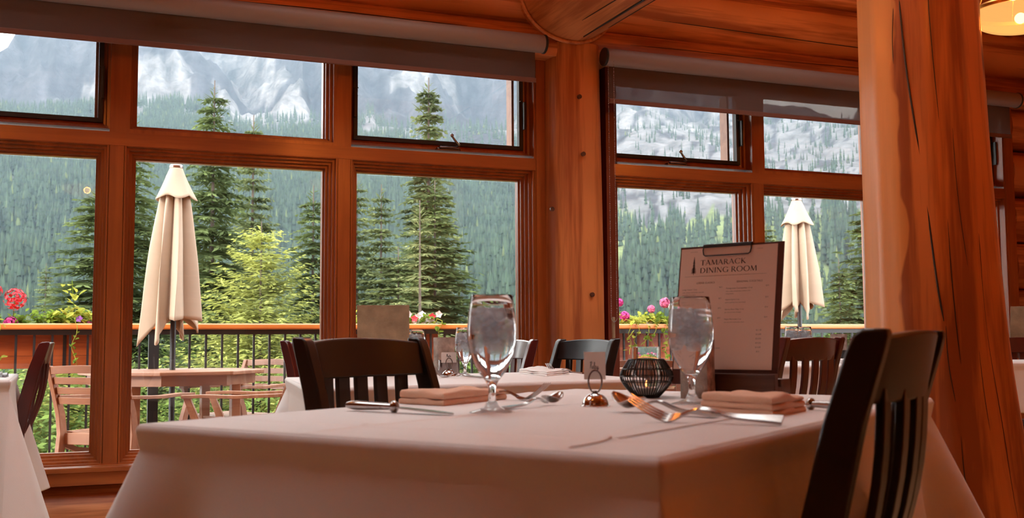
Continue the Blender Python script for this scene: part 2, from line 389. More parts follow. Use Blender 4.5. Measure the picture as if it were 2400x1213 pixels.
def pane(name, x0, x1, z0, z1, parent):
    mb = MB(); mb.bb((x0 - .004, 5.293, z0 - .004), (x1 + .004, 5.299, z1 + .004)); return mb.build(name, M['glass'], parent, smooth=0)
wi = 0
awning = {(1, 0), (1, 1), (1, 3), (2, 0), (2, 2)}      # bay 1: panes 0,1,3 open; bay 2: panes 0 and 2
awning = {(1, 1), (1, 3), (2, 0), (2, 2)}
for bay, ms in BAY.items():
    for i in range(len(ms) - 1):
        x0, x1 = ms[i] + GX, ms[i + 1] - GX
        if bay == 2 and i == 0: x0 = 2.735
        if bay == 2 and i == 2: x1 = 5.520
        wi += 1
        f = MB(); loop(f, x0, x1, ZL0, ZL1, STEP); fo = f.build('window_%d' % wi, M['frame_z'], smooth=0); struct(fo, 'tall fixed lower pane in a stepped cedar frame')
        pane('pane', x0, x1, ZL0, ZL1, fo)
        wi += 1
        f = MB(); aw = (bay, i) in awning
        if aw: x0a, x1a = x0 - .018, x1 + .018
        else: x0a, x1a = x0, x1
        z0a = ZU0 + (.010 if aw else 0)
        loop(f, x0a, x1a, z0a, ZU1, FLAT if aw else STEPU); fo = f.build('window_%d' % wi, M['frame_z'], smooth=0); struct(fo, 'upper awning window with black seal and crank' if aw else 'fixed upper window in a stepped cedar frame')
        pane('pane', x0a, x1a, z0a, ZU1, fo)
        if aw:
            g = MB(); loop(g, x0a + .014, x1a - .014, z0a + .014, ZU1 - .014, [(0, 5.285), (-.002, 5.250), (.020, 5.246), (.020, 5.285)]); g.build('seal', M['gasket'], fo, smooth=0)
            g = MB(); g.bb((x0a + .016, 5.33, z0a + .016), (x0a + .03, 5.40, ZU1)); g.bb((x1a - .03, 5.325, z0a + .016), (x1a - .016, 5.40, ZU1)); g.build('outer_sash', M['teak'], fo, smooth=0)
            for s_ in (x0a - .004, x1a + .004):
                g = MB(); g.bb((s_ - .005, 5.215, 2.02), (s_ + .005, 5.25, 2.17)); g.tube([(s_, 5.24, 2.17), (s_ + (.02 if s_ == x0a - .004 else -.02), 5.235, 2.175)], .003, 6); g.build('latch', M['gasket'], fo)
            cx = x0a + (x1a - x0a) * (.53 if bay == 1 else .47)
            if i == 1 and bay == 1: cx = x0a + .28 * (x1a - x0a) * 0 + x0a * 0 + -.46 * 1.0
            g = MB(); g.box((cx, 5.225, 1.878), (.13, .055, .018)); g.box((cx, 5.20, 1.887), (.11, .03, .012)); g.build('crank_base', M['steel_d'], fo, bevel=.004)
            g = MB(); g.tube([(cx + .045, 5.215, 1.89), (cx + .055, 5.195, 1.905), (cx + .03, 5.185, 1.925), (cx + .012, 5.18, 1.945)], [.008, .008, .006, .005], 8); g.sphere((cx + .01, 5.178, 1.95), .010, 10, 6); g.build('crank_handle', M['steel'], fo)
    a, b = ms[0], ms[-1]
    # uprights, transom, head, sill of the bay: one frame of the window wall
    for k, x in enumerate(ms):
        wl = .034
        xa, xb = x - wl, x + wl
        if bay == 1 and k == len(ms) - 1: xb = 2.285
        if bay == 2 and k == 0: xa, xb = 2.64, 2.70
        if bay == 2 and k == 3: xa, xb = 5.548, 5.64
        mb = MB(); mb.bb((xa, 5.170, .33), (xb, 5.36, 2.40))
        if k in (0, len(ms) - 1): mb.bb((xa + .01 if k else xa, 5.160, .33), (xb - .012, 5.172, 2.40))
        struct(mb.build('trim_%d' % (10 + wi * 3 + k), M['frame_z'] if not (bay == 2 and k == 0) else M['jamb'], smooth=0))
    mb = MB(); mb.bb((a, 5.168, 1.792), (b, 5.36, 1.854)); mb.bb((a, 5.169, 2.376), (b, 5.36, 2.42)); mb.bb((a, 5.169, .31), (b, 5.36, .342))
    struct(mb.build('trim_%d' % (50 + bay), M['frame'], smooth=0))
mb = MB(); mb.bb((-2.2, 5.085, .314), (5.65, 5.36, .336)); mb.bb((-2.2, 5.10, .256), (5.65, 5.2, .314))
struct(mb.build('trim_60', M['frame'], smooth=0, bevel=.004), 'cedar sill ledge and board under the windows')
mb = MB(); mb.bb((2.285, 5.225, .3), (2.74, 5.36, 2.45)); mb.bb((XL, 5.225, .3), (-2.03, 5.36, 2.45))
struct(mb.build('trim_61', M['jamb'], smooth=0), 'dark red boards beside the log post')

# log post of the window wall, with plugs
pt = thing('log_post', 'peeled log post with flattened front between the two window bays', 'post', (2.425, 5.165, 0))
lm = logmesh((0, 0, .0), (0, 0, 2.47), .160, .146, 5, 48, 30, .012, sq=3.2); lm.build('log', M['log_z'], pt, smooth=50)
for k, (px, py) in enumerate(((1357, 227), (1366, 361), (1387, 690), (1293, 490))):
    q = aty(px, py, 5.008) - np.array([2.425, 5.165, 0]); mb = MB(); mb.lathe([(.001, 0), (.012, 0), (.012, .012), (.001, .012)], n=14, M=Matrix.Translation(Vector(q)) @ Matrix.Rotation(PI / 2, 4, 'X')); mb.build('plug', M['stand'], pt)
# beam running into the room over the post
bt = thing('log_beam', 'large peeled log ceiling beam with a long dark crack, running into the room', 'beam', (2.365, 4.2, 2.745))
lm = logmesh((0, .90, 0), (0, -8.2, 0), .275, .275, 8, 64, 60, .010); lm.build('log', M['log_y'], bt, smooth=60)
def beam_crack(a0, a1, y0, y1, wd):
    pts = []; 
    for i in range(16):
        t = i / 15; a = math.radians(a0 + (a1 - a0) * t); y = y0 + (y1 - y0) * t
        pts.append((.277 * math.cos(a), y, .277 * math.sin(a)))
    return MB().tube(pts, [wd * .4] + [wd] * 14 + [wd * .4], 6)
MB().tube([(.285 * math.cos(math.radians(a)), .835 - .03 * math.sin(math.radians(-a)) ** 4, .285 * math.sin(math.radians(a))) for a in range(-185, 6, 5)], .010, 8).build('scribed_lip', M['log_y'], bt)
beam_crack(-84, -82, .72, -7, .0065).build('crack', M['gasket'], bt)
beam_crack(-108, -104, .5, -.4, .0022).build('crack', M['gasket'], bt)
beam_crack(-66, -64, .6, .1, .002).build('crack', M['gasket'], bt)
ct = dup(bt, (-2.2, 4.2, 2.745), label='second peeled log ceiling beam over the left window bay, above the picture')

# big log column, hewn, flared at the foot
q0 = atd(2160, 300, 3.5); CX, CY = float(q0[0]), float(q0[1])
ct = thing('log_column', 'massive hewn log column with long drying cracks and flared foot', 'column', (CX, CY, 0))
rs = []
NN = 72
facets = [(-3.0, .995), (-2.45, 1.0), (-1.95, .985), (-1.45, .99), (-.85, .98), (-.2, .99), (.5, .98), (1.3, .98), (2.2, .98), (2.9, .98)]
for i in range(61):
    z = ZC * i / 60; fl_ = .176 + .055 * math.exp(-z / .5) + .065 * math.exp(-z / 1.2); ring = []
    for j in range(NN):
        a = 2 * PI * j / NN - PI; k = 1.02
        for fa, fd in facets:
            da = (a - fa + PI) % (2 * PI) - PI
            if abs(da) < .7: k = min(k, fd / math.cos(da))
        q = noise.noise(Vector((math.cos(a) * 1.5, math.sin(a) * 1.5, z * .9)))
        q2 = noise.noise(Vector((math.cos(a) * 5, math.sin(a) * 5, z * 2.2)))
        r = fl_ * k * (1 + .03 * q + .010 * q2)
        sx_ = max(0, fl_ - .190)
        ring.append((r * math.cos(a) + sx_ * .9276, r * math.sin(a) - sx_ * .3735, z))
    rs.append(ring)
def colwood():
    m = wood('hewn_column_wood', (.72, .215, .042), (.36, .085, .015), 'z', .45, .9, 2.4, .1)
    t = m.node_tree; L = t.links.new; b = t.nodes['Principled BSDF']; src = b.inputs['Base Color'].links[0].from_socket
    # a lighter strip, wavy edge, on one side of the log
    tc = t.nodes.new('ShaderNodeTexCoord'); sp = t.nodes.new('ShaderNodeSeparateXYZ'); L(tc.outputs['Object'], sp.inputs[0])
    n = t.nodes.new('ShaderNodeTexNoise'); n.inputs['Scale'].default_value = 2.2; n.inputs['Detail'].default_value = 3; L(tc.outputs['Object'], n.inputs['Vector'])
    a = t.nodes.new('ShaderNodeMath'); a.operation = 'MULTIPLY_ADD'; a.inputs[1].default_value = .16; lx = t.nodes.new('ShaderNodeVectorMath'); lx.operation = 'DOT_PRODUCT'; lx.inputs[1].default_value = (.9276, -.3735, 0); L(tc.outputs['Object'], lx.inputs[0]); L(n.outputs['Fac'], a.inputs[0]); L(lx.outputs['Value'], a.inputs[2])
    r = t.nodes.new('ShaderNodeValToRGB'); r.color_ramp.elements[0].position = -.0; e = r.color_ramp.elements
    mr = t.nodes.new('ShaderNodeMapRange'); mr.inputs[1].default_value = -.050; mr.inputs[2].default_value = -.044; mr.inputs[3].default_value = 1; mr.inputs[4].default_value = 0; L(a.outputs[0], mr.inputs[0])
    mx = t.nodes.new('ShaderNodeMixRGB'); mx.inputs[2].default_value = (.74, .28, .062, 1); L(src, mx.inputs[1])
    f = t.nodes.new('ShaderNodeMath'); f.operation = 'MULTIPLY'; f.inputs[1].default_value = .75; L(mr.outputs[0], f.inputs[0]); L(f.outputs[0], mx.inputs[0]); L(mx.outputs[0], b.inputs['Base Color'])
    return m
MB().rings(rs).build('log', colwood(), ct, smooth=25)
def col_surface(a, z):
    i = min(59, max(0, int(z / ZC * 60))); jf = (a + PI) / (2 * PI) * NN; j = int(math.floor(jf)) % NN; w = jf - math.floor(jf); k = (j + 1) % NN
    t = z / ZC * 60 - i; return Vector(rs[i][j]).lerp(Vector(rs[i][k]), w).lerp(Vector(rs[i + 1][j]).lerp(Vector(rs[i + 1][k]), w), t)
for a0_, a1_, z0, z1, wd in ((-2.22, -2.62, .93, 1.97, .0030), (-2.04, -2.16, .8, 2.3, .0013), (-2.74, -2.66, 1.75, 2.3, .0012), (-2.16, -2.22, .4, .93, .0012), (-1.55, -1.6, 0.3, 1.2, .0010), (-1.75, -1.9, .6, 1.6, .0008)):
    pts = []
    for i in range(24):
        t = i / 23; z = z0 + (z1 - z0) * t
        p = col_surface(a0_ + (a1_ - a0_) * t, z); pts.append(p + Vector((.005 * math.sin(t * 9 + a0_), 0, 0)))
    MB().tube(pts, [wd * .3] + [wd] * 22 + [wd * .3], 6).build('crack', M['gasket'], ct)
p = col_surface(-2.63, 2.0); MB().sphere(p, .013, 12, 8, (1, .4, 1.5)).build('knot', M['stand'], ct)

# ---------------------------------------------------------------- roller blinds
def blind(name, label, xa, xb, zr, zh, Y, chain):
    t = thing(name, label, 'roller blind', (xa, Y, zr)); L_ = xb - xa; zh -= zr
    rot = Matrix.Translation((0, 0, 0)) @ Matrix.Rotation(PI / 2, 4, 'Y')
    MB().lathe([(.001, 0), (.047, 0), (.047, L_), (.001, L_)], n=32, M=rot).build('roller_fascia', M['roller'], t, smooth=40)
    for x in (-.014, L_): MB().lathe([(.001, 0), (.046, 0), (.050, .004), (.050, .012), (.044, .016), (.001, .016)], n=28, M=Matrix.Translation((x, 0, 0)) @ rot).build('end_cap', M['black'], t, smooth=40)
    f = MB(); f.bb((.03, .02, zh + .01), (L_ - .035, .0206, -.03)); f.build('fabric', M['blind'], t, smooth=0)
    f = MB(); f.box((L_ / 2, .02, zh + .006), (L_ - .06, .010, .026)); f.build('hem_bar', M['hem'], t, bevel=.004)
    if chain:
        f = MB()
        for dx, zb in ((.012, -1.36), (.045, -1.36)):
            for k in range(int(-zb / .0095)): f.sphere((dx - .015, -.035, -.03 - k * .0095), .0028, 6, 4)
        for k in range(9): a = PI * k / 8; f.sphere((.0135 - .0165 * math.cos(a), -.035, -1.39 - .02 * math.sin(a)), .0028, 6, 4)
        bc_ = f.build('bead_chain', M['steel'], t, smooth=60)
        f = MB(); f.box((.0135, -.025, -1.44), (.016, .014, .11)); f.build('chain_holder', M['greyboard'], bc_, bevel=.003)
    return t
xr, zr = W(2.325, 2.525, 4.96); _, zh = W(0, 2.316, 4.96)
blind('roller_blind', 'long brown roller blind over the left window bay, hem just below the glass top', -1.9, xr, zr, zh, 4.96, False)
xl, zr = W(2.715, 2.49, 4.96); _, zh = W(0, 2.238, 4.96); xr, _ = W(5.83, 2, 4.96)
blind('roller_blind', 'brown mesh roller blind with bead chain over the right window bay', xl, xr, zr, zh, 4.96, True)

# ---------------------------------------------------------------- pendant lamps
def bowlglass():
    m = bpy.data.materials.new('amber_lamp_glass'); m.use_nodes = True; t = m.node_tree; t.nodes.clear(); L = t.links.new
    o = t.nodes.new('ShaderNodeOutputMaterial'); tr = t.nodes.new('ShaderNodeBsdfTransparent'); tl = t.nodes.new('ShaderNodeBsdfTranslucent'); em = t.nodes.new('ShaderNodeEmission')
    tr.inputs[0].default_value = (1, .74, .42, 1); tl.inputs[0].default_value = (.004, .003, .0015, 1); em.inputs[0].default_value = (1, .55, .17, 1); em.inputs[1].default_value = .62
    a = t.nodes.new('ShaderNodeMixShader'); a.inputs[0].default_value = .5; L(tl.outputs[0], a.inputs[2]); L(tr.outputs[0], a.inputs[1]); b = t.nodes.new('ShaderNodeAddShader'); L(a.outputs[0], b.inputs[0]); L(em.outputs[0], b.inputs[1]); L(b.outputs[0], o.inputs[0]); return m
M['bowl'] = bowlglass(); M['brass'] = plain('brass_rim', (.62, .26, .05), .3, 1); M['bulb'] = emis('lamp_bulb', (1, .80, .50), 30)
def pendant(loc, label, power=1.0):
    t = thing('pendant_lamp', label, 'pendant lamp', loc)
    R = .205; prof = [(R * math.sin(a), -.088 * math.cos(a)) for a in [PI / 2 * i / 14 for i in range(15)]]
    mb = MB(); mb.lathe([(max(r, .001), z) for r, z in prof] + [(R - .006, .002)] + [(max(r - .006, .001), z + .006) for r, z in prof[::-1]], n=48, caps=False)
    mb.build('lamp_bowl', M['bowl'], t, smooth=60)
    MB().lathe([(R - .008, -.004), (R + .008, -.006), (R + .010, .006), (R + .004, .014), (R - .008, .014), (R - .008, -.004)], n=48, caps=False).build('rim', M['brass'], t, smooth=40)
    g = MB()
    for k in range(3):
        a = 2 * PI * k / 3 + .9; g.tube([(R * math.cos(a), R * math.sin(a), .01), (.02 * math.cos(a), .02 * math.sin(a), .42)], .0025, 6)
    g.build('chain', M['brass'], t)
    g = MB(); g.lathe([(.001, .42), (.03, .42), (.03, .45), (.008, .47), (.006, ZC - loc[2] - .02), (.06, ZC - loc[2] - .02), (.06, ZC - loc[2]), (.001, ZC - loc[2])], n=20); g.build('stem', M['brass'], t)
    MB().sphere((0, 0, -.030), .024, 16, 10).build('bulb', M['bulb'], t)
    ld = bpy.data.lights.new('lamp_light', 'POINT'); ld.energy = 34 * LAMP * power; ld.color = WARM; ld.shadow_soft_size = .026
    lo = bpy.data.objects.new('lamp_light', ld); C.objects.link(lo); lo.parent = t; lo.location = (0, 0, -.030)
    return t
lp = atd(2391, 27, 4.6)
pendant(lp, 'glowing amber glass bowl pendant lamp hanging at the top right corner')
for x, y, z, lb, pw_ in ((-.01, 1.2, 2.18, 'amber bowl pendant lamp over the nearest table, above the picture', .14), (-1.6, 1.0, 2.3, 'amber bowl pendant lamp near the left wall, in line with the nearest table', .32), (2.0, 1.4, 2.3, 'amber bowl pendant lamp beside the ceiling beam', 1.3), (1.3, 3.3, 2.2, 'added amber bowl pendant lamp over the second table, unseen above the picture', .8), (-.62, 3.35, 2.3, 'added amber bowl pendant lamp over the left window table, unseen above the picture', .8), (4.2, 1.0, 2.3, 'amber bowl pendant lamp right of the log column', 1.0), (5.2, -1.0, 2.3, 'amber bowl pendant lamp near the right wall', .5), (-1.6, -2.0, 2.3, 'amber bowl pendant lamp in the back left of the room', .35), (2.85, -2.0, 2.3, 'amber bowl pendant lamp in the back right of the room', .35)):  # pendants over second and left window tables added to brighten the window wall
    pendant((x, y, z), lb, pw_)

# ================================================================= OUTSIDE
DK = -.09                                    # deck level
dk = MB()
for i in range(25): dk.bb((-5, 5.45 + i * .145, DK - .04), (12, 5.45 + i * .145 + .138, DK))
struct(dk.build('deck_floor', M['teak'], smooth=0))
YR = 8.67
# railing: varnished handrail over a black metal balustrade
rt = thing('railing', 'varnished wooden handrail over black metal balusters along the deck edge', 'railing', (0, YR, DK))
zt = 1.035 - DK
f = MB(); f.bb((-5, -.07, zt - .045), (12, .07, zt)); f.build('handrail', M['handrail'], rt, bevel=.012)
f = MB(); f.bb((-5, -.022, zt - .085), (12, .022, zt - .046)); f.build('top_bar', M['black'], rt)
f = MB(); f.bb((-5, -.02, .06), (12, .02, .10)); f.build('bottom_bar', M['black'], rt)
for k in range(8):
    x = .497 - 1.98 * 2 + k * 1.98
    f = MB(); f.bb((x - .038, -.038, 0), (x + .038, .038, zt - .085)); f.bb((x - .06, -.06, 0), (x + .06, .06, .012)); f.build('post', M['black'], rt)
bal = MB(); bal.bb((-.0085, -.0085, .1), (.0085, .0085, zt - .085)); bo = bal.build('baluster', M['black'], rt); bo.location.x = -2.2
x = -2.2
while x < 8.6:
    x += .1235
    if abs((x - .497 + 3.96) % 1.98) < .06: continue
    c = bo.copy(); C.objects.link(c); c.location.x = x

# ---- plants in planters
def leafclump(pts, n, size, seed, spread):
    rnd = random.Random(seed); mb = MB()
    for _ in range(n):
        p = Vector(rnd.choice(pts)) + Vector([rnd.gauss(0, s) for s in spread])
        s = size * rnd.uniform(.6, 1.3); a = rnd.uniform(0, 2 * PI); tilt = rnd.uniform(-.9, .9)
        R = Matrix.Rotation(a, 3, 'Z') @ Matrix.Rotation(tilt, 3, 'X') @ Matrix.Rotation(rnd.uniform(-.6, .6), 3, 'Y')
        vs = [(0, -s * .5, 0), (s * .33, -s * .1, s * .08), (s * .26, s * .3, s * .05), (0, s * .55, -.1 * s), (-s * .26, s * .3, s * .05), (-s * .33, -s * .1, s * .08)]
        mb.add([p + R @ Vector(v) for v in vs], [(0, 1, 2, 3), (0, 3, 4, 5)])
    return mb
def flowerhead(c, r, n, seed, ps):
    rnd = random.Random(seed); mb = MB()
    for _ in range(n):
        d = Vector([rnd.gauss(0, 1) for _ in range(3)]).normalized(); p = Vector(c) + d * r * rnd.uniform(.75, 1)
        u = d.orthogonal().normalized(); v = d.cross(u); a0 = rnd.uniform(0, 1)
        ring = [p + (u * math.cos(a0 + 2 * PI * k / 5) + v * math.sin(a0 + 2 * PI * k / 5)) * ps + d * ps * .25 for k in range(5)]
        mb.add([p] + ring, [(0, k + 1, (k + 1) % 5 + 1) for k in range(5)])
    return mb
def openflower(c, r, seed):
    rnd = random.Random(seed); mb = MB(); d = Vector((rnd.uniform(-.6, .3), -1, rnd.uniform(-.1, .6))).normalized(); u = d.orthogonal().normalized(); v = d.cross(u)
    for k in range(5):
        a = 2 * PI * k / 5; e1 = u * math.cos(a) + v * math.sin(a); e2 = u * math.cos(a + PI / 2) + v * math.sin(a + PI / 2); c = Vector(c)
        mb.add([c, c + e1 * r * .6 - e2 * r * .42 + d * r * .2, c + e1 * r + d * r * .15, c + e1 * r * .6 + e2 * r * .42 + d * r * .2], [(0, 1, 2, 3)])
    return mb
fsd = [100]
def plant(name, label, x, group=None, w_=.3, n=220, heads=(), trail=(), size=.045, mat='leaf', y=YR + .20, hz=.10):
    t = thing(name, label, 'flower' if heads else 'plant', (x, y, .94), 0, group)
    rnd = random.Random(x * 13 + 5)
    pts = [(rnd.uniform(-w_, w_), rnd.uniform(-.10, .06), rnd.uniform(.04, hz + .09) * (1 - .5 * (abs(rnd.random() - .5)))) for _ in range(40)]
    leafclump(pts, n * 2, size, int(x * 10) + 3, (.02, .03, .02)).build('foliage', M[mat], t, smooth=0)
    for k, (dx, dz, r, kind, m) in enumerate(heads):
        fsd[0] += 1; yy = rnd.uniform(-.12, -.04)
        s = MB(); s.tube([(dx * .6, 0, .02), (dx * .9, yy * .6, dz * .5), (dx, yy, dz)], .003, 5); s.build('stem', M['leaf'], t)
        (flowerhead((dx, yy, dz), r, 150, fsd[0], .0125) if kind == 'g' else openflower((dx, yy, dz), r, fsd[0])).build('flower_head', M[m], t, smooth=0)
    for k, (dx, ln, m) in enumerate(trail):
        pts = [(dx + .02 * math.sin(i * 1.3 + dx * 9), -.27 - .02 * math.sin(i), .12 - ln * (i / 8)) for i in range(9)]
        s = MB(); s.tube([(dx, -.05, .08), (dx, -.2, .14)] + pts, .0025, 5); s.build('trailing_stem', M['leafl'], t)
        leafclump(pts, int(ln * 40), .05, int(dx * 100) + 7, (.022, .008, .012)).build('trailing_leaves', M[m], t, smooth=0)
    return t
def planter(xa, xb, label):
    t = thing('planter_box', label, 'planter', ((xa + xb) / 2, YR + .21, .70)); L_ = xb - xa
    for nm, a, b in (('front_board', (-L_ / 2, -.13, .0), (L_ / 2, -.11, .285)), ('back_board', (-L_ / 2, .11, 0), (L_ / 2, .13, .285)), ('end_board', (-L_ / 2, -.11, 0), (-L_ / 2 + .02, .11, .285)), ('end_board', (L_ / 2 - .02, -.11, 0), (L_ / 2, .11, .285))):
        f = MB()
        if 'front' in nm: f.bb((a[0], a[1], 0), (b[0], b[1], .092)); f.bb((a[0], a[1] + .001, .094), (b[0], b[1], .285))
        else: f.bb(a, b)
        f.build(nm, M['planter'], t, smooth=0)
    f = MB(); f.bb((-L_ / 2 + .02, -.11, .0), (L_ / 2 - .02, .11, .25)); f.build('soil', M['trunk'], t, smooth=0)
    for s in (-1, 1):
        f = MB(); f.bb((s * L_ * .35 - .012, -.19, .28), (s * L_ * .35 + .012, -.1, .30)); f.bb((s * L_ * .35 - .012, -.14, -.03), (s * L_ * .35 + .012, -.132, .3)); f.build('bracket', M['black'], t, smooth=0)
    return t
planter(-1.5, .10, 'cedar planter box hung on the railing at the left end, holding red geraniums')
planter(2.02, 2.83, 'cedar planter box behind the wooden menu board, holding white flowers')
planter(4.32, 5.62, 'cedar planter box on the railing right of the log post, holding pink flowers')
g = 'plants in the left planter box'
plant('geranium', 'geranium with round bright red flower heads in the left planter box', -.62, None, .32, 260, ((.13, .28, .082, 'g', 'red'), (-.02, .34, .062, 'g', 'red'), (-.05, .20, .06, 'g', 'red'), (.10, .10, .05, 'g', 'magenta'), (-.2, .25, .06, 'g', 'red')), ((.03, .45, 'leafl'), (-.15, .35, 'leaf')))
plant('trailing_vine', 'tall lime green vine rising and trailing over the left planter box', -.05, None, .24, 240, ((.08, .08, .035, 'g', 'pink'),), ((-.02, .42, 'leaf'),), .05, 'leafl')
f = leafclump([(.0, -.05, .1 + .035 * k) for k in range(9)] + [(-.12, -.05, .14), (-.15, -.05, .17), (.05, -.05, .2)], 46, .06, 31, (.035, .03, .02)); 
to = thing('vine_shoot', 'upright lime green shoot above the left planter box', 'plant', (-.08, YR + .16, .95)); f.build('leaves', M['leafl'], to, smooth=0); MB().tube([(0, -.05, 0), (.0, -.05, .2), (-.02, -.05, .42)], .003, 6).build('stem', M['leaf'], to)
plant('petunia', 'low plant with a violet flower at the right end of the left planter box', .03 - .16, None, .14, 150, ((.12, .10, .035, 'o', 'violet'), (.09, .13, .03, 'o', 'violet')), (), .045, 'leaf')
plant('fuchsia', 'green plant with pink blossoms at the left end of the middle planter box', 2.2, None, .16, 170, ((-.04, .20, .03, 'o', 'violet'), (.02, .14, .03, 'o', 'pink')), (), .045, 'leafl')
plant('begonia', 'white flowering plant spilling out beside the wooden menu board', 2.66, None, .15, 120, [(-.15 + .045 * (i % 8) + .01 * (i // 8), .02 + .06 * (i // 8) + .02 * (i % 3), .034, 'o', 'red' if i in (18, 22) else 'white_p') for i in range(24)], ((.14, .25, 'leaf'),), .045, 'leaf')
plant('geranium', 'lime leaved plant with deep pink flowers beside the log post', 4.50, None, .14, 200, ((-.12, .24, .035, 'g', 'magenta'), (.12, .30, .038, 'g', 'magenta'), (.16, .17, .045, 'g', 'magenta'), (-.02, .2, .02, 'g', 'pink')), ((.12, .3, 'leafl'),), .045, 'leafl')
plant('petunia', 'white edged petunia trailing low over the right planter box', 4.85, None, .18, 260, [(.0 + .04 * i, .02 + .045 * (i % 3), .036, 'o', 'white_p') for i in range(5)] + [(.18, -.02, .035, 'g', 'pink')], ((-.06, .42, 'leaf'), (.02, .36, 'leaf'), (-.16, .3, 'leafl'), (.14, .32, 'leaf')), .055, 'leafl')
plant('geranium', 'tall pale pink geranium on the right planter box', 5.13, None, .2, 240, [(-.16, .24, .035, 'g', 'pink'), (-.02, .30, .05, 'g', 'pink'), (.03, .26, .04, 'g', 'white_p'), (.14, .29, .05, 'g', 'pink'), (.2, .22, .04, 'g', 'white_p'), (.28, .30, .04, 'g', 'magenta')], ((-.12, .45, 'leafl'), (.0, .36, 'leaf')), .05, 'leaf')
plant('geranium', 'green plant in the right planter box hidden partly by the menu', 5.45, None, .16, 180, [(-.1, .2, .04, 'g', 'pink')], (), .05, 'leaf')

# ---- closed parasols
def umbrella(loc, label, zt_, zb_, rb, seed, rz=0):
    t = thing('parasol', label, 'parasol', loc, rz); rnd = random.Random(seed)
    n = 128; K = 7; L_ = zt_ - zb_; rs = []
    ph = [rnd.uniform(-.35, .35) for _ in range(K)]; am = [rnd.uniform(.75, 1.2) for _ in range(K)]; dr = [rnd.uniform(-.10, .08) for _ in range(K)]
    for i in range(41):
        s = i / 40; ring = []
        for j in range(n):
            a = 2 * PI * j / n; kk = a / (2 * PI) * K; k = int(kk) % K; u = kk - int(kk)
            tw = a + .28 * s * math.sin(a * 2 + seed)
            base = .052 + (rb - .052) * (s ** .72)
            lobe = math.sin(PI * u) ** .75
            r = base * (.50 + .56 * lobe * (am[k] * s + (1 - s)))
            r *= 1 + .04 * noise.noise(Vector((a, s * 3, seed)))
            a2 = tw + .16 * s * math.sin(2 * PI * u + ph[k])
            z = zt_ - L_ * s * (1 + (dr[k] + .0) * s * lobe) - (.13 * lobe - .02) * s ** 6 * L_ * .9
            ring.append((r * math.cos(a2), r * math.sin(a2), z))
        rs.append(ring)
    cv = MB().rings(rs, True, False).build('canopy', M['canvas'], t, smooth=60)
    so = cv.modifiers.new('cloth', 'SOLIDIFY'); so.thickness = .003
    rs = []
    for i in range(12):
        s = i / 11; ring = []
        for j in range(96):
            a = 2 * PI * j / 96; wv_ = math.sin(5 * a + 1 + seed + .5 * math.sin(2 * a)); r = .045 + .098 * s ** 1.1 * (1 + .16 * wv_ * s)
            ring.append((r * math.cos(a), r * math.sin(a), zt_ + .035 - .235 * s - .014 * s * math.sin(5 * a + 1.6 + seed)))
        rs.append(ring)
    vt = MB().rings(rs, True, False).build('wind_vent', M['canvas'], t, smooth=60); vt.modifiers.new('cloth', 'SOLIDIFY').thickness = .003
    MB().lathe([(.001, zt_ + .06), (.04, zt_ + .055), (.05, zt_ + .045), (.05, zt_ + .03), (.001, zt_ + .02)], n=24).build('finial', M['steel_d'], t)
    MB().tube([(0, 0, 0), (0, 0, zt_ + .03)], .021, 16).build('pole', M['black'], t)
    MB().lathe([(.001, 0), (.26, 0), (.26, .03), (.05, .06), (.03, .16), (.001, .16)], n=32).build('base', M['black'], t)
    return t
u1 = atz(404, 868, .66) ; u1 = atd(404, 868, 7.8)
umbrella((u1[0], u1[1], DK), 'closed sand coloured parasol standing through the round teak table', 2.155 - DK, 1.045 - DK, .235, 1.0)
u2 = atd(1874, 740, 10.0)
def zof(D, y, x): return float(atd(x, y, D)[2])
umbrella((u2[0], u2[1], DK), 'closed sand coloured parasol behind the menu, in front of the railing', zof(10, 475, 1872) - DK, zof(10, 712, 1872) - DK, .225, 2.3, .6)

# ---- teak garden table and armchairs
tt = thing('garden_table', 'round edged teak garden table on the deck with the parasol through it', 'garden table', (u1[0], u1[1], DK), .2)
ZT = float(u1[2]) - DK + .005
R_ = .66; oc = []
for k in range(8):
    a = PI / 8 + k * PI / 4; oc.append((R_ * math.cos(a), R_ * math.sin(a)))
def ring_at(s, z): return [(x * s, y * s, z) for x, y in oc]
MB().rings([ring_at(1, ZT - .028), ring_at(1.0, ZT)]).build('tabletop', M['teak'], tt, smooth=0, bevel=.006)
MB().rings([ring_at(.9, ZT - .10), ring_at(.9, ZT - .028), ring_at(.86, ZT - .028), ring_at(.86, ZT - .10), ring_at(.9, ZT - .10)], caps=False).build('apron', M['teak'], tt, smooth=0)
for k in range(4):
    a = PI / 4 + k * PI / 2; f = MB(); f.box((.50 * math.cos(a), .50 * math.sin(a), (ZT - .03) / 2), (.065, .065, ZT - .03)); f.build('leg', M['teak'], tt, bevel=.005)
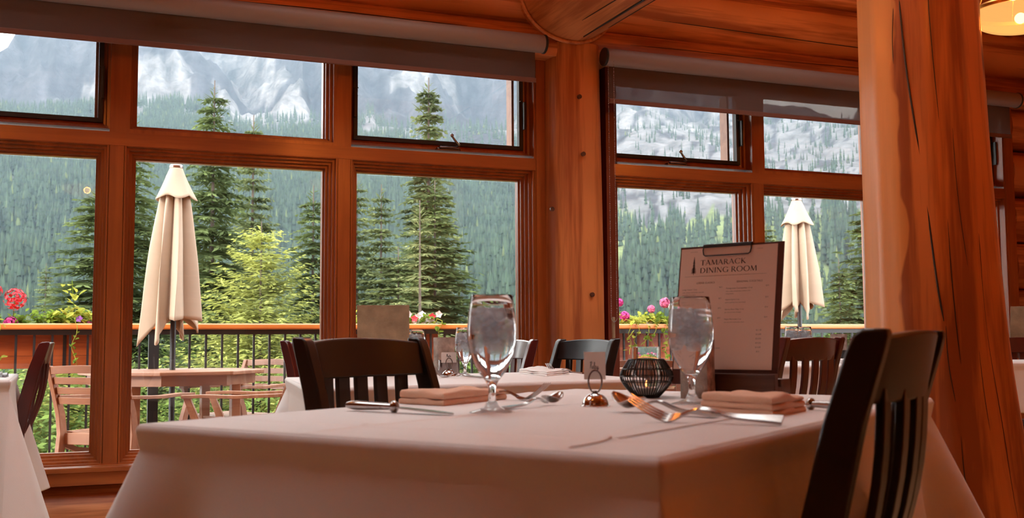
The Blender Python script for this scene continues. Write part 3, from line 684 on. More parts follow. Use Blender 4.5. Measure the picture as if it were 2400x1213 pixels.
def armchair():
    t = thing('garden_armchair', '', 'garden armchair')
    tk = M['teak']
    for s in (-1, 1):
        x = s * .27
        # rear leg and back post in one curve
        f = MB(); f.loft([((x, .29 + dy, z), (.016, 0, 0), (0, wd, 0)) for z, dy, wd in ((0, .03, .024), (.2, .0, .026), (.42, -.03, .03), (.55, -.01, .028), (.70, .04, .025), (.86, .10, .02))]); f.build('back_post', tk, t, smooth=40, bevel=.003)
        f = MB(); f.loft([((x, -.24 + dy, z), (.016, 0, 0), (0, wd, 0)) for z, dy, wd in ((0, -.04, .022), (.2, 0, .026), (.38, .015, .03), (.50, -.01, .026), (.60, -.05, .022), (.645, -.07, .022))]); f.build('front_leg', tk, t, smooth=40, bevel=.003)
        f = MB(); f.loft([((x, y, z), (.026, 0, 0), (0, 0, .011)) for y, z in ((-.34, .650), (-.2, .655), (0, .648), (.2, .655), (.32, .66))]); f.build('armrest', tk, t, smooth=40, bevel=.003)
        f = MB(); f.box((x, .02, .39), (.022, .46, .07)); f.build('side_rail', tk, t, bevel=.003)
        f = MB(); f.loft([((x, y, z), (.012, 0, 0), (0, .0, .018)) for y, z in ((-.22, .36), (-.12, .30), (.0, .285), (.12, .30), (.27, .36))]); f.build('curved_brace', tk, t, smooth=40)
    for y in (-.22, .24):
        f = MB(); f.box((0, y, .385), (.54, .024, .075)); f.build('seat_rail', tk, t, bevel=.003)
    for k in range(8):
        f = MB(); y = -.23 + k * .062; f.loft([((xx, y, .425 - .012 * math.cos(xx / .27 * PI / 2)), (0, .024, 0), (0, 0, .008)) for xx in (-.27, -.13, 0, .13, .27)]); f.build('seat_slat', tk, t, smooth=40)
    for k, (z, dy) in enumerate(((.635, .018), (.70, .036), (.765, .062), (.83, .092))):
        f = MB(); f.loft([((xx, .29 + dy + .035 * math.cos(xx / .27 * PI / 2), z + (.010 * math.cos(xx / .27 * PI / 2) if k == 3 else 0)), (0, .009, 0), (0, .006, .022 if k < 3 else .025)) for xx in (-.27, -.2, -.1, 0, .1, .2, .27)]); f.build('back_slat', tk, t, smooth=40, bevel=.002)
    return t
ac = armchair(); ac.scale = (1, 1, .97)
def seat_at(px, py, D): p = atd(px, py, D); return (p[0], p[1], DK)
def place_ac(o, loc, rz, label): o.location = Vector([float(k) for k in loc]); o.rotation_euler = (0, 0, rz); o['label'] = label
place_ac(ac, seat_at(290, 1100, 6.85), math.radians(140), 'teak garden armchair seen from behind, left of the parasol table')
dup(ac, seat_at(575, 1100, 6.95), math.radians(-112), 'teak garden armchair facing left at the right end of the parasol table')
dup(ac, seat_at(556, 1100, 8.35), math.radians(-50), 'teak garden armchair behind the parasol table, against the railing')
dup(ac, seat_at(1485, 1100, 7.6), math.radians(160), 'teak garden armchair behind the black slatted chair at the log post')
dup(tt, (3.9, 7.3, DK), .2, 'second round edged teak garden table further right on the deck')

# ---------------------------------------------------------------- conifers near the deck
def conifer_mesh(seed, Ht, R, levels, nb, dens, droop=.35, tw=.30, wdt=.055, top=.97, pw=.85, base=.04, upcurve=0):
    rnd = np.random.RandomState(seed); V = []; n = 0
    for i in range(levels):
        t = (i + rnd.uniform(-.3, .3)) / levels; t = base + (top - base) * max(0, min(1, t)); z0 = Ht * t
        for b in range(nb):
            L_ = R * (1 - t) ** pw * rnd.uniform(.62, 1.12) + .10; a = rnd.uniform(0, 2 * PI)
            ns = max(3, int(L_ * dens)); ca, sa = math.cos(a), math.sin(a)
            for k in range(ns):
                s = (k + rnd.uniform(0, 1)) / ns; rr = L_ * s
                zz = z0 - droop * L_ * (s ** 1.3) + (.18 + upcurve) * L_ * s * s
                p = np.array([rr * ca, rr * sa, zz])
                for sd in (-1, 1):
                    q = tw * (1.15 - .75 * s) * rnd.uniform(.6, 1.2) * min(1, L_ * .9 + .25)
                    aa = a + sd * rnd.uniform(.45, 1.15); d = np.array([math.cos(aa), math.sin(aa), rnd.uniform(-.55, .12)]); d /= np.linalg.norm(d)
                    up_ = np.cross(d, [rnd.uniform(-.6, .6), rnd.uniform(-.6, .6), 1]); up_ /= np.linalg.norm(up_); wv = up_ * wdt * rnd.uniform(.7, 1.3) * .5
                    m_ = p + d * q * .45
                    V += [p, m_ + wv, p + d * q, m_ - wv]
            # leading shoot
    for k in range(26):
        z0 = Ht * (top - .05 + .055 * k / 26); a = rnd.uniform(0, 2 * PI); q = .10 + .02 * (26 - k) * .5
        p = np.array([0, 0, z0]); d = np.array([math.cos(a), math.sin(a), .5]); wv = np.array([-math.sin(a), math.cos(a), 0]) * wdt * .35
        V += [p, p + d * q * .5 + wv, p + d * q, p + d * q * .5 - wv]
    V = np.array(V, dtype=np.float32); nf = len(V) // 4
    me = bpy.data.meshes.new('foliage'); me.vertices.add(len(V)); me.vertices.foreach_set('co', V.ravel())
    me.loops.add(nf * 4); me.loops.foreach_set('vertex_index', np.arange(nf * 4, dtype=np.int32)); me.polygons.add(nf)
    me.polygons.foreach_set('loop_start', np.arange(0, nf * 4, 4, dtype=np.int32)); me.update(calc_edges=True); me.validate()
    return me
def trunk_mesh(Ht, r):
    return MB().tube([(0, 0, -.5), (0, 0, Ht * .5), (.02, 0, Ht * .985)], [r, r * .55, .012], 10)
PR = {}
def proto(key, mat, seed, R, lv, nb, dens, **k):
    me = conifer_mesh(seed, 10.0, R, lv, nb, dens, **k); me.materials.append(M[mat]); PR[key] = (me, trunk_mesh(10, .16))
proto('spruce', 'spruce', 1, 2.3, 68, 19, 13, tw=.36, wdt=.052)
proto('spruce2', 'spruce', 2, 2.0, 66, 19, 13, tw=.36, wdt=.052, droop=.55)
proto('fir', 'fir', 3, 1.9, 70, 19, 13, tw=.33, wdt=.050, droop=.2)
proto('spire', 'fir', 4, 1.25, 96, 20, 14, tw=.32, wdt=.055, droop=.4, pw=.8)
proto('larch', 'larch', 5, 3.2, 70, 18, 13, tw=.25, wdt=.036, droop=-.15, pw=.8, upcurve=.15)
proto('pale', 'pale', 6, 1.7, 44, 9, 6, tw=.34, wdt=.03, droop=.25)
def tree(kind, label, px, ytop, D, zb, halfpx=None, ypx=None, name='conifer', rz=0):
    top = atd(px, ytop, D); Ht = float(top[2]) - zb; t = thing(name, label, 'tree', (top[0], top[1], zb), rz)
    me, tm = PR[kind]; k = Ht / 10; kr = k
    if halfpx: # radius at a given image row
        zz = (float(atd(px, ypx, D)[2]) - zb) / Ht; R0 = {'spruce': 2.3, 'spruce2': 2.0, 'fir': 1.9, 'spire': 1.25, 'larch': 3.2, 'pale': 1.7}[kind]
        kr = (halfpx / F_PX * D) / (R0 * max(.05, 1 - zz) ** .82 + .1) * 1.18
    o = bpy.data.objects.new('foliage', me); C.objects.link(o); o.parent = t; o.scale = (kr, kr, k)
    tr = MB(); tr.v, tr.f = tm.v, tm.f; o2 = tr.build('trunk', M['trunk'], t); o2.scale = (k * .6, k * .6, k)
    return t
tree('spruce2', 'broad dark spruce directly left of the parasol, top cut by the transom', 312, 240, 21, -7, 90, 600, rz=.3)
tree('spruce', 'tall dense spruce whose tip rises into the upper middle window, right of the parasol', 503, 165, 27, -9, 78, 480, rz=1)
tree('fir', 'slim fir just right of the tall dense spruce', 596, 248, 31, -10, 44, 470, rz=2)
tree('larch', 'bright yellow green larch behind the railing, right of the parasol', 612, 500, 16, -5, 118, 720, name='larch', rz=0)
tree('spruce2', 'drooping spruce seen just left of the second mullion', 735, 415, 24, -8, 62, 620, rz=1.3)
tree('fir', 'grey green fir just right of the second mullion', 838, 392, 27, -8, 50, 600, rz=2.2)
tree('fir', 'narrow fir between the mullion fir and the tall spire', 893, 412, 25, -8, 48, 600, rz=.5)
tree('spire', 'very tall narrow spruce spire reaching the blind in the third window', 1003, 158, 34, -12, 36, 320, rz=0)
tree('spruce', 'wide spruce skirt standing before the tall spire', 1020, 405, 30, -9, 95, 640, rz=2)
tree('pale', 'thin pale dried conifer in front of the wide spruce', 985, 450, 19, -6, 60, 650, rz=2)
tree('fir', 'bushy fir low in the third window beside the pale conifer', 935, 560, 21, -7, 80, 720, rz=2.6)
tree('spruce', 'spruce with long layered boughs at the right edge of the left window', 232, 405, 20, -7, 95, 620, rz=.9)
tree('fir', 'small lone fir low in the left window', 108, 606, 38, -7, 26, 720, rz=.1)
tree('fir', 'tiny fir tip above the menu board', 1794, 502, 48, -10, 26, 560, rz=2)
tree('spruce', 'tall spruce partly hidden by the log column', 2045, 440, 24, -8, 95, 640, rz=1.1)
tree('spruce2', 'small dark spruce in front of the tall spruce by the column', 1966, 590, 20, -6, 42, 720, rz=2.1)
tree('larch', 'green larch below the railing on the left', 160, 790, 14.5, -5, 150, 960, name='larch', rz=2)
# shrubs filling the bank below the deck
def shrub_mesh(seed):
    rnd = np.random.RandomState(seed); V = []
    for _ in range(11000):
        d = rnd.normal(size=3); d /= np.linalg.norm(d); d[2] = abs(d[2]); r = rnd.uniform(.55, 1) ** .5
        p = d * r * np.array([1, 1, 1.0]); p *= 1 + .25 * math.sin(5 * math.atan2(d[1], d[0]) + seed) * (1 - d[2]); a = rnd.uniform(0, 2 * PI)
        e1 = np.array([math.cos(a), math.sin(a), rnd.uniform(-.5, .5)]); e2 = np.cross(e1, d); e2 /= max(.01, np.linalg.norm(e2)); q = rnd.uniform(.018, .042)
        e1 = e1 * np.array([1, 1, .35]); e2 = e2 * np.array([1, 1, .35])
        V += [p, p + e1 * q + e2 * q * .5, p + e1 * q * 2, p + e1 * q - e2 * q * .5]
    V = np.array(V, dtype=np.float32); nf = len(V) // 4; me = bpy.data.meshes.new('foliage'); me.vertices.add(len(V)); me.vertices.foreach_set('co', V.ravel())
    me.loops.add(nf * 4); me.loops.foreach_set('vertex_index', np.arange(nf * 4, dtype=np.int32)); me.polygons.add(nf); me.polygons.foreach_set('loop_start', np.arange(0, nf * 4, 4, dtype=np.int32)); me.update(calc_edges=True)
    me.materials.append(M['shrub']); return me
SH = [shrub_mesh(k) for k in range(3)]
rr = random.Random(4)
for i in range(34):
    px = -250 + i * 84; D = rr.uniform(12, 15.5) if i % 2 else rr.uniform(16, 20); ty = rr.uniform(800, 870) if i % 2 else rr.uniform(745, 800)
    if px > 1150: ty += 20
    p = atd(px, ty, D); zb = -5.5; s = float(p[2]) - zb
    o = bpy.data.objects.new('shrub', SH[i % 3]); C.objects.link(o); o.location = (float(p[0]), float(p[1]), zb); o.rotation_euler = (0, 0, rr.uniform(0, 6)); k = rr.uniform(1.3, 1.8); o.scale = (k, k, s)
    tag(o, 'leafy green shrub on the bank below the deck railing', 'shrub', 'shrubs on the bank below the deck')

# ---------------------------------------------------------------- valley, forested slope, rock wall
RB = [0, 20, 60, 150, 260, 400, 560, 750, 950, 1250, 1420, 1600, 2000, 2500, 3000, 3500]
ZB = [-5.2, -9, -20, -38, -22, 6, 38, 88, 148, 245, 300, 350, 585, 900, 900, 700]
PXR = [-1500, -300, 0, 62, 110, 220, 1150, 1350, 1600, 1980, 2600, 4200]
EMX = [.16, .215, .262, .292, .315, .345, .345, .29, .245, .205, .19, .17]
def fbm(x, y, o=5, s=0.0):
    return noise.fractal(Vector((x, y, s)), 1.0, 2.1, o, noise_basis='PERLIN_ORIGINAL')
def px_of(az): return 1200 + F_PX * math.tan(max(-1.3, min(1.3, az - PH)))
def terrain(az, r):
    x = px_of(az); z = float(np.interp(r, RB, ZB)); em = float(np.interp(x, PXR, EMX))
    X, Y = r * math.sin(az), r * math.cos(az)
    z += fbm(X / 170, Y / 170, 5, 3) * min(28, r * .022)
    if r > 1300:
        k = min(1, (r - 1300) / 500)
        rid = 1 - abs(fbm(az * 9 + .3 * r / 1500, r / 900, 6, 7)) * 2
        z += k * (rid * 95 - 60) + k * fbm(X / 60, Y / 60, 4, 1) * 22
        cap = em * r * (1 + .03 * fbm(az * 40, 1.5, 4, 5))
        if r > 2050: cap = em * 2050 * (1 + .03 * fbm(az * 40, 1.5, 4, 5)) - (r - 2050) * .12
        if z > cap: z = cap - (z - cap) * .05
    else:
        cap = (em - .01) * r
        if z > cap and r > 700: z = cap
    return z
def cover(az, r):
    """0 rock, 1 scree, 2 forest floor, 3 meadow"""
    x = px_of(az); n1 = fbm(az * 26, r / 110, 4, 11); n2 = fbm(az * 70, r / 60, 4, 15)
    tl = float(np.interp(x, [0, 240, 380, 520, 700, 900, 1250, 1500, 2000], [1330, 1380, 1330, 1180, 1120, 1180, 860, 760, 760]))
    if r < tl + n1 * 150:
        m = fbm(az * 14 + 3, r / 130, 3, 21)
        if x > 1330 and 440 < r < 900 and m > -.02 - (.45 if 1380 < x < 1950 and 560 < r < 800 else 0): return 3
        if x < 700 and m > .42 and r > 500: return 1
        if x > 1400 and r > 740: return 1 if n2 > -.2 else 3
        return 2
    sc = fbm(az * 11 + 1, r / 300, 3, 31)
    if 250 < x < 820 and r < 1720 and sc > -.35: return 1
    if x > 1250 and r < 1900: return 1 if n2 > -.25 else 0
    return 1 if sc > .22 else 0
NA, NR = 620, 300
az0, az1 = PH - math.radians(46), PH + math.radians(50)
rads = [2 + 3500 * (i / (NR - 1)) ** 1.75 for i in range(NR)]
V = []; cols = []
CC = {0: (.042, .041, .048), 1: (.125, .122, .126), 2: (.030, .044, .028), 3: (.145, .18, .07)}
for i in range(NR):
    for j in range(NA):
        az = az0 + (az1 - az0) * j / (NA - 1); r = rads[i]
        V.append((r * math.sin(az), r * math.cos(az) + 7.0, terrain(az, r)))
        c = CC[cover(az, r)] if r > 120 else (.06, .09, .035); q = 1 + .30 * fbm(az * 90, r / 30, 3, 41)
        if r > 1300: q *= max(.25, 1 + .75 * fbm(az * 45, r / 160, 5, 51) + .5 * fbm(az * 140, terrain(az, r) / 30, 4, 71))
        cols.append((c[0] * q, c[1] * q, c[2] * q, 1))
fs = [(i * NA + j, i * NA + j + 1, (i + 1) * NA + j + 1, (i + 1) * NA + j) for i in range(NR - 1) for j in range(NA - 1)]
me = bpy.data.meshes.new('mountain'); me.from_pydata(V, [], fs); me.update()
ca = me.color_attributes.new('ground', 'FLOAT_COLOR', 'POINT'); ca.data.foreach_set('color', np.array(cols, dtype=np.float32).ravel())
m, t, b = newmat('mountain_ground'); L = t.links.new; setp(b, Roughness=.95)
at = t.nodes.new('ShaderNodeAttribute'); at.attribute_name = 'ground'
tc = t.nodes.new('ShaderNodeTexCoord'); n = t.nodes.new('ShaderNodeTexNoise'); n.inputs['Scale'].default_value = .05; n.inputs['Detail'].default_value = 9; n.inputs['Roughness'].default_value = .65
L(tc.outputs['Object'], n.inputs['Vector']); r = t.nodes.new('ShaderNodeValToRGB'); r.color_ramp.elements[0].position = .36; r.color_ramp.elements[1].position = .62
r.color_ramp.elements[0].color = (.6, .6, .6, 1); r.color_ramp.elements[1].color = (1.25, 1.25, 1.25, 1)
L(n.outputs['Fac'], r.inputs[0]); mx = t.nodes.new('ShaderNodeMixRGB'); mx.blend_type = 'MULTIPLY'; mx.inputs[0].default_value = 1; L(at.outputs['Color'], mx.inputs[1]); L(r.outputs[0], mx.inputs[2]); L(mx.outputs[0], b.inputs['Base Color'])
b.inputs['Specular IOR Level'].default_value = .1
bu = t.nodes.new('ShaderNodeBump'); bu.inputs['Strength'].default_value = .8; bu.inputs['Distance'].default_value = 12; L(n.outputs['Fac'], bu.inputs['Height']); L(bu.outputs[0], b.inputs['Normal'])
struct(link('mountain', me, m, None, 60), 'forested valley side rising to a grey rock wall with pale scree')
# far conifers on the slope
def fartree(seed, tiers, n):
    rnd = np.random.RandomState(seed); mb = MB()
    for i in range(tiers):
        zb, zt2 = .04 + .86 * i / tiers, min(1, .04 + .86 * i / tiers + 1.5 / tiers); r = .095 * (1 - i / tiers) ** .9 + .016
        vs = [(r * rnd.uniform(.7, 1.25) * math.cos(2 * PI * j / n), r * rnd.uniform(.7, 1.25) * math.sin(2 * PI * j / n), zb + rnd.uniform(-.03, .02)) for j in range(n)] + [(0, 0, zt2)]
        mb.add(vs, [(j, (j + 1) % n, n) for j in range(n)])
    return mb
def farmat(name, col):
    m, t, b = newmat(name); setp(b, Roughness=.9); b.inputs['Specular IOR Level'].default_value = .1; L = t.links.new
    oi = t.nodes.new('ShaderNodeObjectInfo'); g = t.nodes.new('ShaderNodeNewGeometry'); r = t.nodes.new('ShaderNodeValToRGB')
    ad = t.nodes.new('ShaderNodeMath'); ad.operation = 'ADD'; L(oi.outputs['Random'], ad.inputs[0]); L(g.outputs['Random Per Island'], ad.inputs[1]); fr = t.nodes.new('ShaderNodeMath'); fr.operation = 'FRACT'; L(ad.outputs[0], fr.inputs[0])
    e = r.color_ramp.elements; e[0].color = (*[c * .65 for c in col], 1); e[1].color = (col[0] * 1.3, col[1] * 1.25, col[2], 1); q = e.new(.96); q.color = (col[0] * 1.15, col[1] * 1.15, col[2], 1); e[2].color = (col[0] * 2.6, col[1] * 2.0, col[2], 1)
    L(fr.outputs[0], r.inputs[0]); L(r.outputs[0], b.inputs['Base Color']); return m
M['far'] = farmat('far_conifer', (.036, .056, .040))
rnd = random.Random(99); cand = []
tries = 0
while len(cand) < 34000 and tries < 260000:
    tries += 1
    az = rnd.uniform(PH - math.radians(31), PH + math.radians(33)); r = math.sqrt(rnd.uniform(140 ** 2, 1480 ** 2)); c = cover(az, r); x = px_of(az)
    p = {2: 1.0, 3: .09, 1: .10, 0: .10}[c]
    if c == 2 and fbm(az * 55, r / 45, 2, 61) > .32: p = .25
    if x > 1250 and c != 2 and r > 740: p = .035 + (.09 if fbm(az * 30, r / 60, 2, 91) > .12 else 0)
    if rnd.random() > p: continue
    cand.append((r, az, rnd.uniform(12, 24) * (1 if r < 1000 else .85) * (.6 if x > 1250 and r > 740 else 1)))
cand.sort()
front = []; rest = []
for q in cand:
    x = px_of(q[1])
    (front if len(front) < 300 and 20 < x < 2030 and not (1200 < x < 1415) and q[0] > 150 and q[0] * .0 == 0 and (terrain(q[1], q[0]) + q[2] - H) / q[0] > .02 else rest).append(q)
fm = [fartree(k, 9, 9) for k in range(4)]; fmm = []
for k, mb in enumerate(fm):
    me = bpy.data.meshes.new('far_conifer'); me.from_pydata(mb.v, [], mb.f); me.materials.append(M['far']); fmm.append(me)
for i, (r, az, h_) in enumerate(front):
    o = bpy.data.objects.new('hillside_conifer', fmm[i % 4]); C.objects.link(o); o.location = (r * math.sin(az), r * math.cos(az) + 7, terrain(az, r) - .4); o.scale = (h_, h_, h_); o.rotation_euler = (0, 0, i)
    tag(o, 'one of the hazy conifers on the lower forested hillside across the valley', 'tree', 'conifers on the lower hillside')
base = fartree(9, 5, 6); bv = np.array(base.v); bf = np.array(base.f); VV = []; FF = []
for i, (r, az, h_) in enumerate(rest):
    a = i * 2.4; ca_, sa_ = math.cos(a), math.sin(a); v = bv * h_ * np.array([1, 1, 1]); v = np.stack([v[:, 0] * ca_ - v[:, 1] * sa_ + r * math.sin(az), v[:, 0] * sa_ + v[:, 1] * ca_ + r * math.cos(az) + 7, v[:, 2] + terrain(az, r) - .4], 1)
    VV.append(v); FF.append(bf + i * len(bv))
VV = np.concatenate(VV).astype(np.float32); FF = np.concatenate(FF).astype(np.int32); me = bpy.data.meshes.new('hillside_forest')
me.vertices.add(len(VV)); me.vertices.foreach_set('co', VV.ravel()); me.loops.add(FF.size); me.loops.foreach_set('vertex_index', FF.ravel()); me.polygons.add(len(FF)); me.polygons.foreach_set('loop_start', np.arange(0, FF.size, 3, dtype=np.int32)); me.update(calc_edges=True); me.materials.append(M['far'])
o = bpy.data.objects.new('hillside_forest', me); C.objects.link(o); tag(o, 'dense conifer forest covering the far mountainside', 'forest', None, 'stuff')
# valley haze
hm = bpy.data.materials.new('valley_haze'); hm.use_nodes = True; t = hm.node_tree; t.nodes.clear(); oo = t.nodes.new('ShaderNodeOutputMaterial'); vs = t.nodes.new('ShaderNodeVolumeScatter')
vs.inputs['Color'].default_value = (.56, .76, 1, 1); vs.inputs['Density'].default_value = .000125; vs.inputs['Anisotropy'].default_value = .1; t.links.new(vs.outputs[0], oo.inputs['Volume'])
f = MB(); f.bb((-3600, 75, -120), (4600, 4200, 1500)); hz = f.build('valley_haze', hm, smooth=0); tag(hz, 'thin blue haze filling the valley in front of the mountain', 'haze', None, 'stuff')

# ================================================================= DINING ROOM
TZ = .765
def V2(p): return np.array([float(p[0]), float(p[1])])
def cloth_table(cs, L_, label_c, label_t, name_rz=0, creases=(), flare=.16, corner=.42, seed=1, prof0=.036, tz=TZ):
    """cs: four corners anticlockwise seen from above. A tablecloth of real drape over a pedestal table."""
    cs = [V2(c) for c in cs]; cen = sum(cs) / 4
    area = sum(cs[i][0] * cs[(i + 1) % 4][1] - cs[(i + 1) % 4][0] * cs[i][1] for i in range(4))
    if area < 0: cs = cs[::-1]
    tb = thing('dining_table', label_t, 'table', (cen[0], cen[1], 0))
    loc = [c - cen for c in cs]
    MB().rings([[(p[0] * .985, p[1] * .985, tz - .035) for p in loc], [(p[0] * .985, p[1] * .985, tz - .004) for p in loc]]).build('tabletop', M['boards'], tb, smooth=0)
    MB().tube([(0, 0, .03), (0, 0, tz - .035)], .04, 16).build('pedestal', M['black'], tb)
    e1 = (loc[1] - loc[0]) / np.linalg.norm(loc[1] - loc[0]); e2 = np.array([-e1[1], e1[0]]); f = MB()
    for d in (e1, e2): f.loft([((d[0] * s, d[1] * s, .018), (-d[1] * .03, d[0] * .03, 0), (0, 0, .016)) for s in (-.3, 0, .3)])
    f.build('foot', M['black'], tb)
    # cloth top as a grid, with pressed creases
    ct_ = thing('tablecloth', label_c, 'tablecloth', (cen[0], cen[1], 0)); mb = MB(); ng = 70
    us = sorted(set([i / ng for i in range(ng + 1)] + [c + d for k, c in creases if k == 'u' for d in (-.006, -.002, .002, .006)]))
    vs_ = sorted(set([i / ng for i in range(ng + 1)] + [c + d for k, c in creases if k == 'v' for d in (-.006, -.002, .002, .006)]))
    def P(u, v): return loc[0] * (1 - u) * (1 - v) + loc[1] * u * (1 - v) + loc[2] * u * v + loc[3] * (1 - u) * v
    def crz(u, v):
        z = 0
        for k, c in creases:
            d = (u - c) if k == 'u' else (v - c)
            z += .0022 * math.exp(-(d / .0035) ** 2) + .0012 * math.exp(-(d / .02) ** 2)
        ed = min(u, v, 1 - u, 1 - v) ; z *= min(1, ed / .03)
        return z + .0012 * noise.noise(Vector((u * 5, v * 5, seed))) * min(1, ed / .05)
    n0 = 0
    for v in vs_:
        for u in us:
            p = P(u, v); mb.v.append((p[0], p[1], tz + crz(u, v)))
    W_ = len(us)
    for i in range(len(vs_) - 1):
        for j in range(W_ - 1): mb.f.append((i * W_ + j, i * W_ + j + 1, (i + 1) * W_ + j + 1, (i + 1) * W_ + j))
    # drape
    per = []
    for k in range(4):
        a, b_ = loc[k], loc[(k + 1) % 4]; ln = np.linalg.norm(b_ - a); t_ = (b_ - a) / ln; n_ = np.array([t_[1], -t_[0]])
        prev = loc[k - 1]; tp = (a - prev) / np.linalg.norm(a - prev); np_ = np.array([tp[1], -tp[0]])
        for i in range(9):
            w = i / 9; nn = np_ * (1 - w) + n_ * w; nn /= np.linalg.norm(nn); per.append((a, nn, 0, k * 3 + w, 1 - abs(w - .5) * 2 * 0))
        m_ = 64
        for i in range(m_ + 1):
            s = i / m_ * ln; per.append((a + t_ * s, n_, min(s, ln - s), k * 3 + 1 + i / m_, 0))
    prof = [0, .0015, .004, .008, prof0 * .6, prof0, prof0 + .006, prof0 + .016, .06, .09, .12, .16, .2, .25, .3, .35, .4, .45, .5]
    prof = [q for q in prof if q < L_ - .01] + [L_ - .006, L_]
    rs = []
    for q in prof:
        ring = []
        for (b0, nn, dd, ph, _) in per:
            c = math.exp(-(dd / .055) ** 2)
            fold = .035 * noise.noise(Vector((ph * 2.2, seed * 3.1, 0))) + .020 * math.sin(ph * 9 + seed)
            o_ = .005 * min(1, q / .006) - .006 * min(1, max(0, q - .008) / (prof0 - .008)) + max(0, q - prof0) * (flare + (corner - flare) * c - .16 * math.exp(-((dd - .12) / .05) ** 2)) + fold * max(0, q - prof0 - .01) * 2.2 * (1 - c)
            dz = q * (1 - .06 * c)
            rr_ = min(q, .004)
            ring.append((b0[0] + nn[0] * o_, b0[1] + nn[1] * o_, tz - dz))
        rs.append(ring)
    mb.rings(rs, True, False)
    o = mb.build('cloth', M['linen'], ct_, smooth=50)
    so = o.modifiers.new('cloth', 'SOLIDIFY'); so.thickness = .0015; so.offset = 1
    return cs
A_, B_, C_, D_ = (.491, .862), (.073, 1.529), (1.045, 2.21), (1.458, 1.548)
def uv1(px, py):                    # creases of the near table located from two crossings
    p = atz(px, py, TZ)[:2]; a = np.array(A_); e = np.array(D_) - a; f = np.array(B_) - a; s = np.linalg.solve(np.array([e, f]).T, p - a); return float(s[0]), float(s[1])
c1 = uv1(1425, 1037); c2 = uv1(778, 1012)
cloth_table([A_, D_, C_, B_], .235, 'white tablecloth with pressed creases on the nearest table', 'nearest dining table under the creased white cloth', creases=[('u', c1[0]), ('v', c1[1]), ('v', c2[1]), ('u', .80)], seed=2, flare=.20, corner=.44)
cloth_table([(.50, 2.535), (1.50, 2.69), (1.60, 3.55), (.60, 3.42)], .30, 'white tablecloth of the second table, behind the black slat back chair', 'dining table behind the nearest one', seed=5, flare=.1)
t3a = atz(1858, 858, TZ); t3b = atz(2060, 857.5, TZ)
T3 = [(2.62, 3.98), (3.30, 3.62), (3.72, 4.42), (3.04, 4.78)]
cloth_table(T3, .32, 'white tablecloth of the table between the menu and the log column', 'dining table near the window by the log column', seed=8, flare=.1)
T4 = [(-.215, 3.66), (-.235, 4.45), (-1.2, 4.45), (-1.2, 3.66)]
cloth_table(T4, .46, 'white tablecloth with long hanging corners at the left edge by the window', 'dining table at the left edge by the window', seed=11, flare=.10, corner=.30)
T5 = [(3.98, 3.92), (4.70, 3.36), (5.10, 3.87), (4.38, 4.43)]
cloth_table(T5, .24, 'white tablecloth of the table behind the log column at the right', 'dining table behind the log column at the right', seed=13, flare=.03, corner=.1)

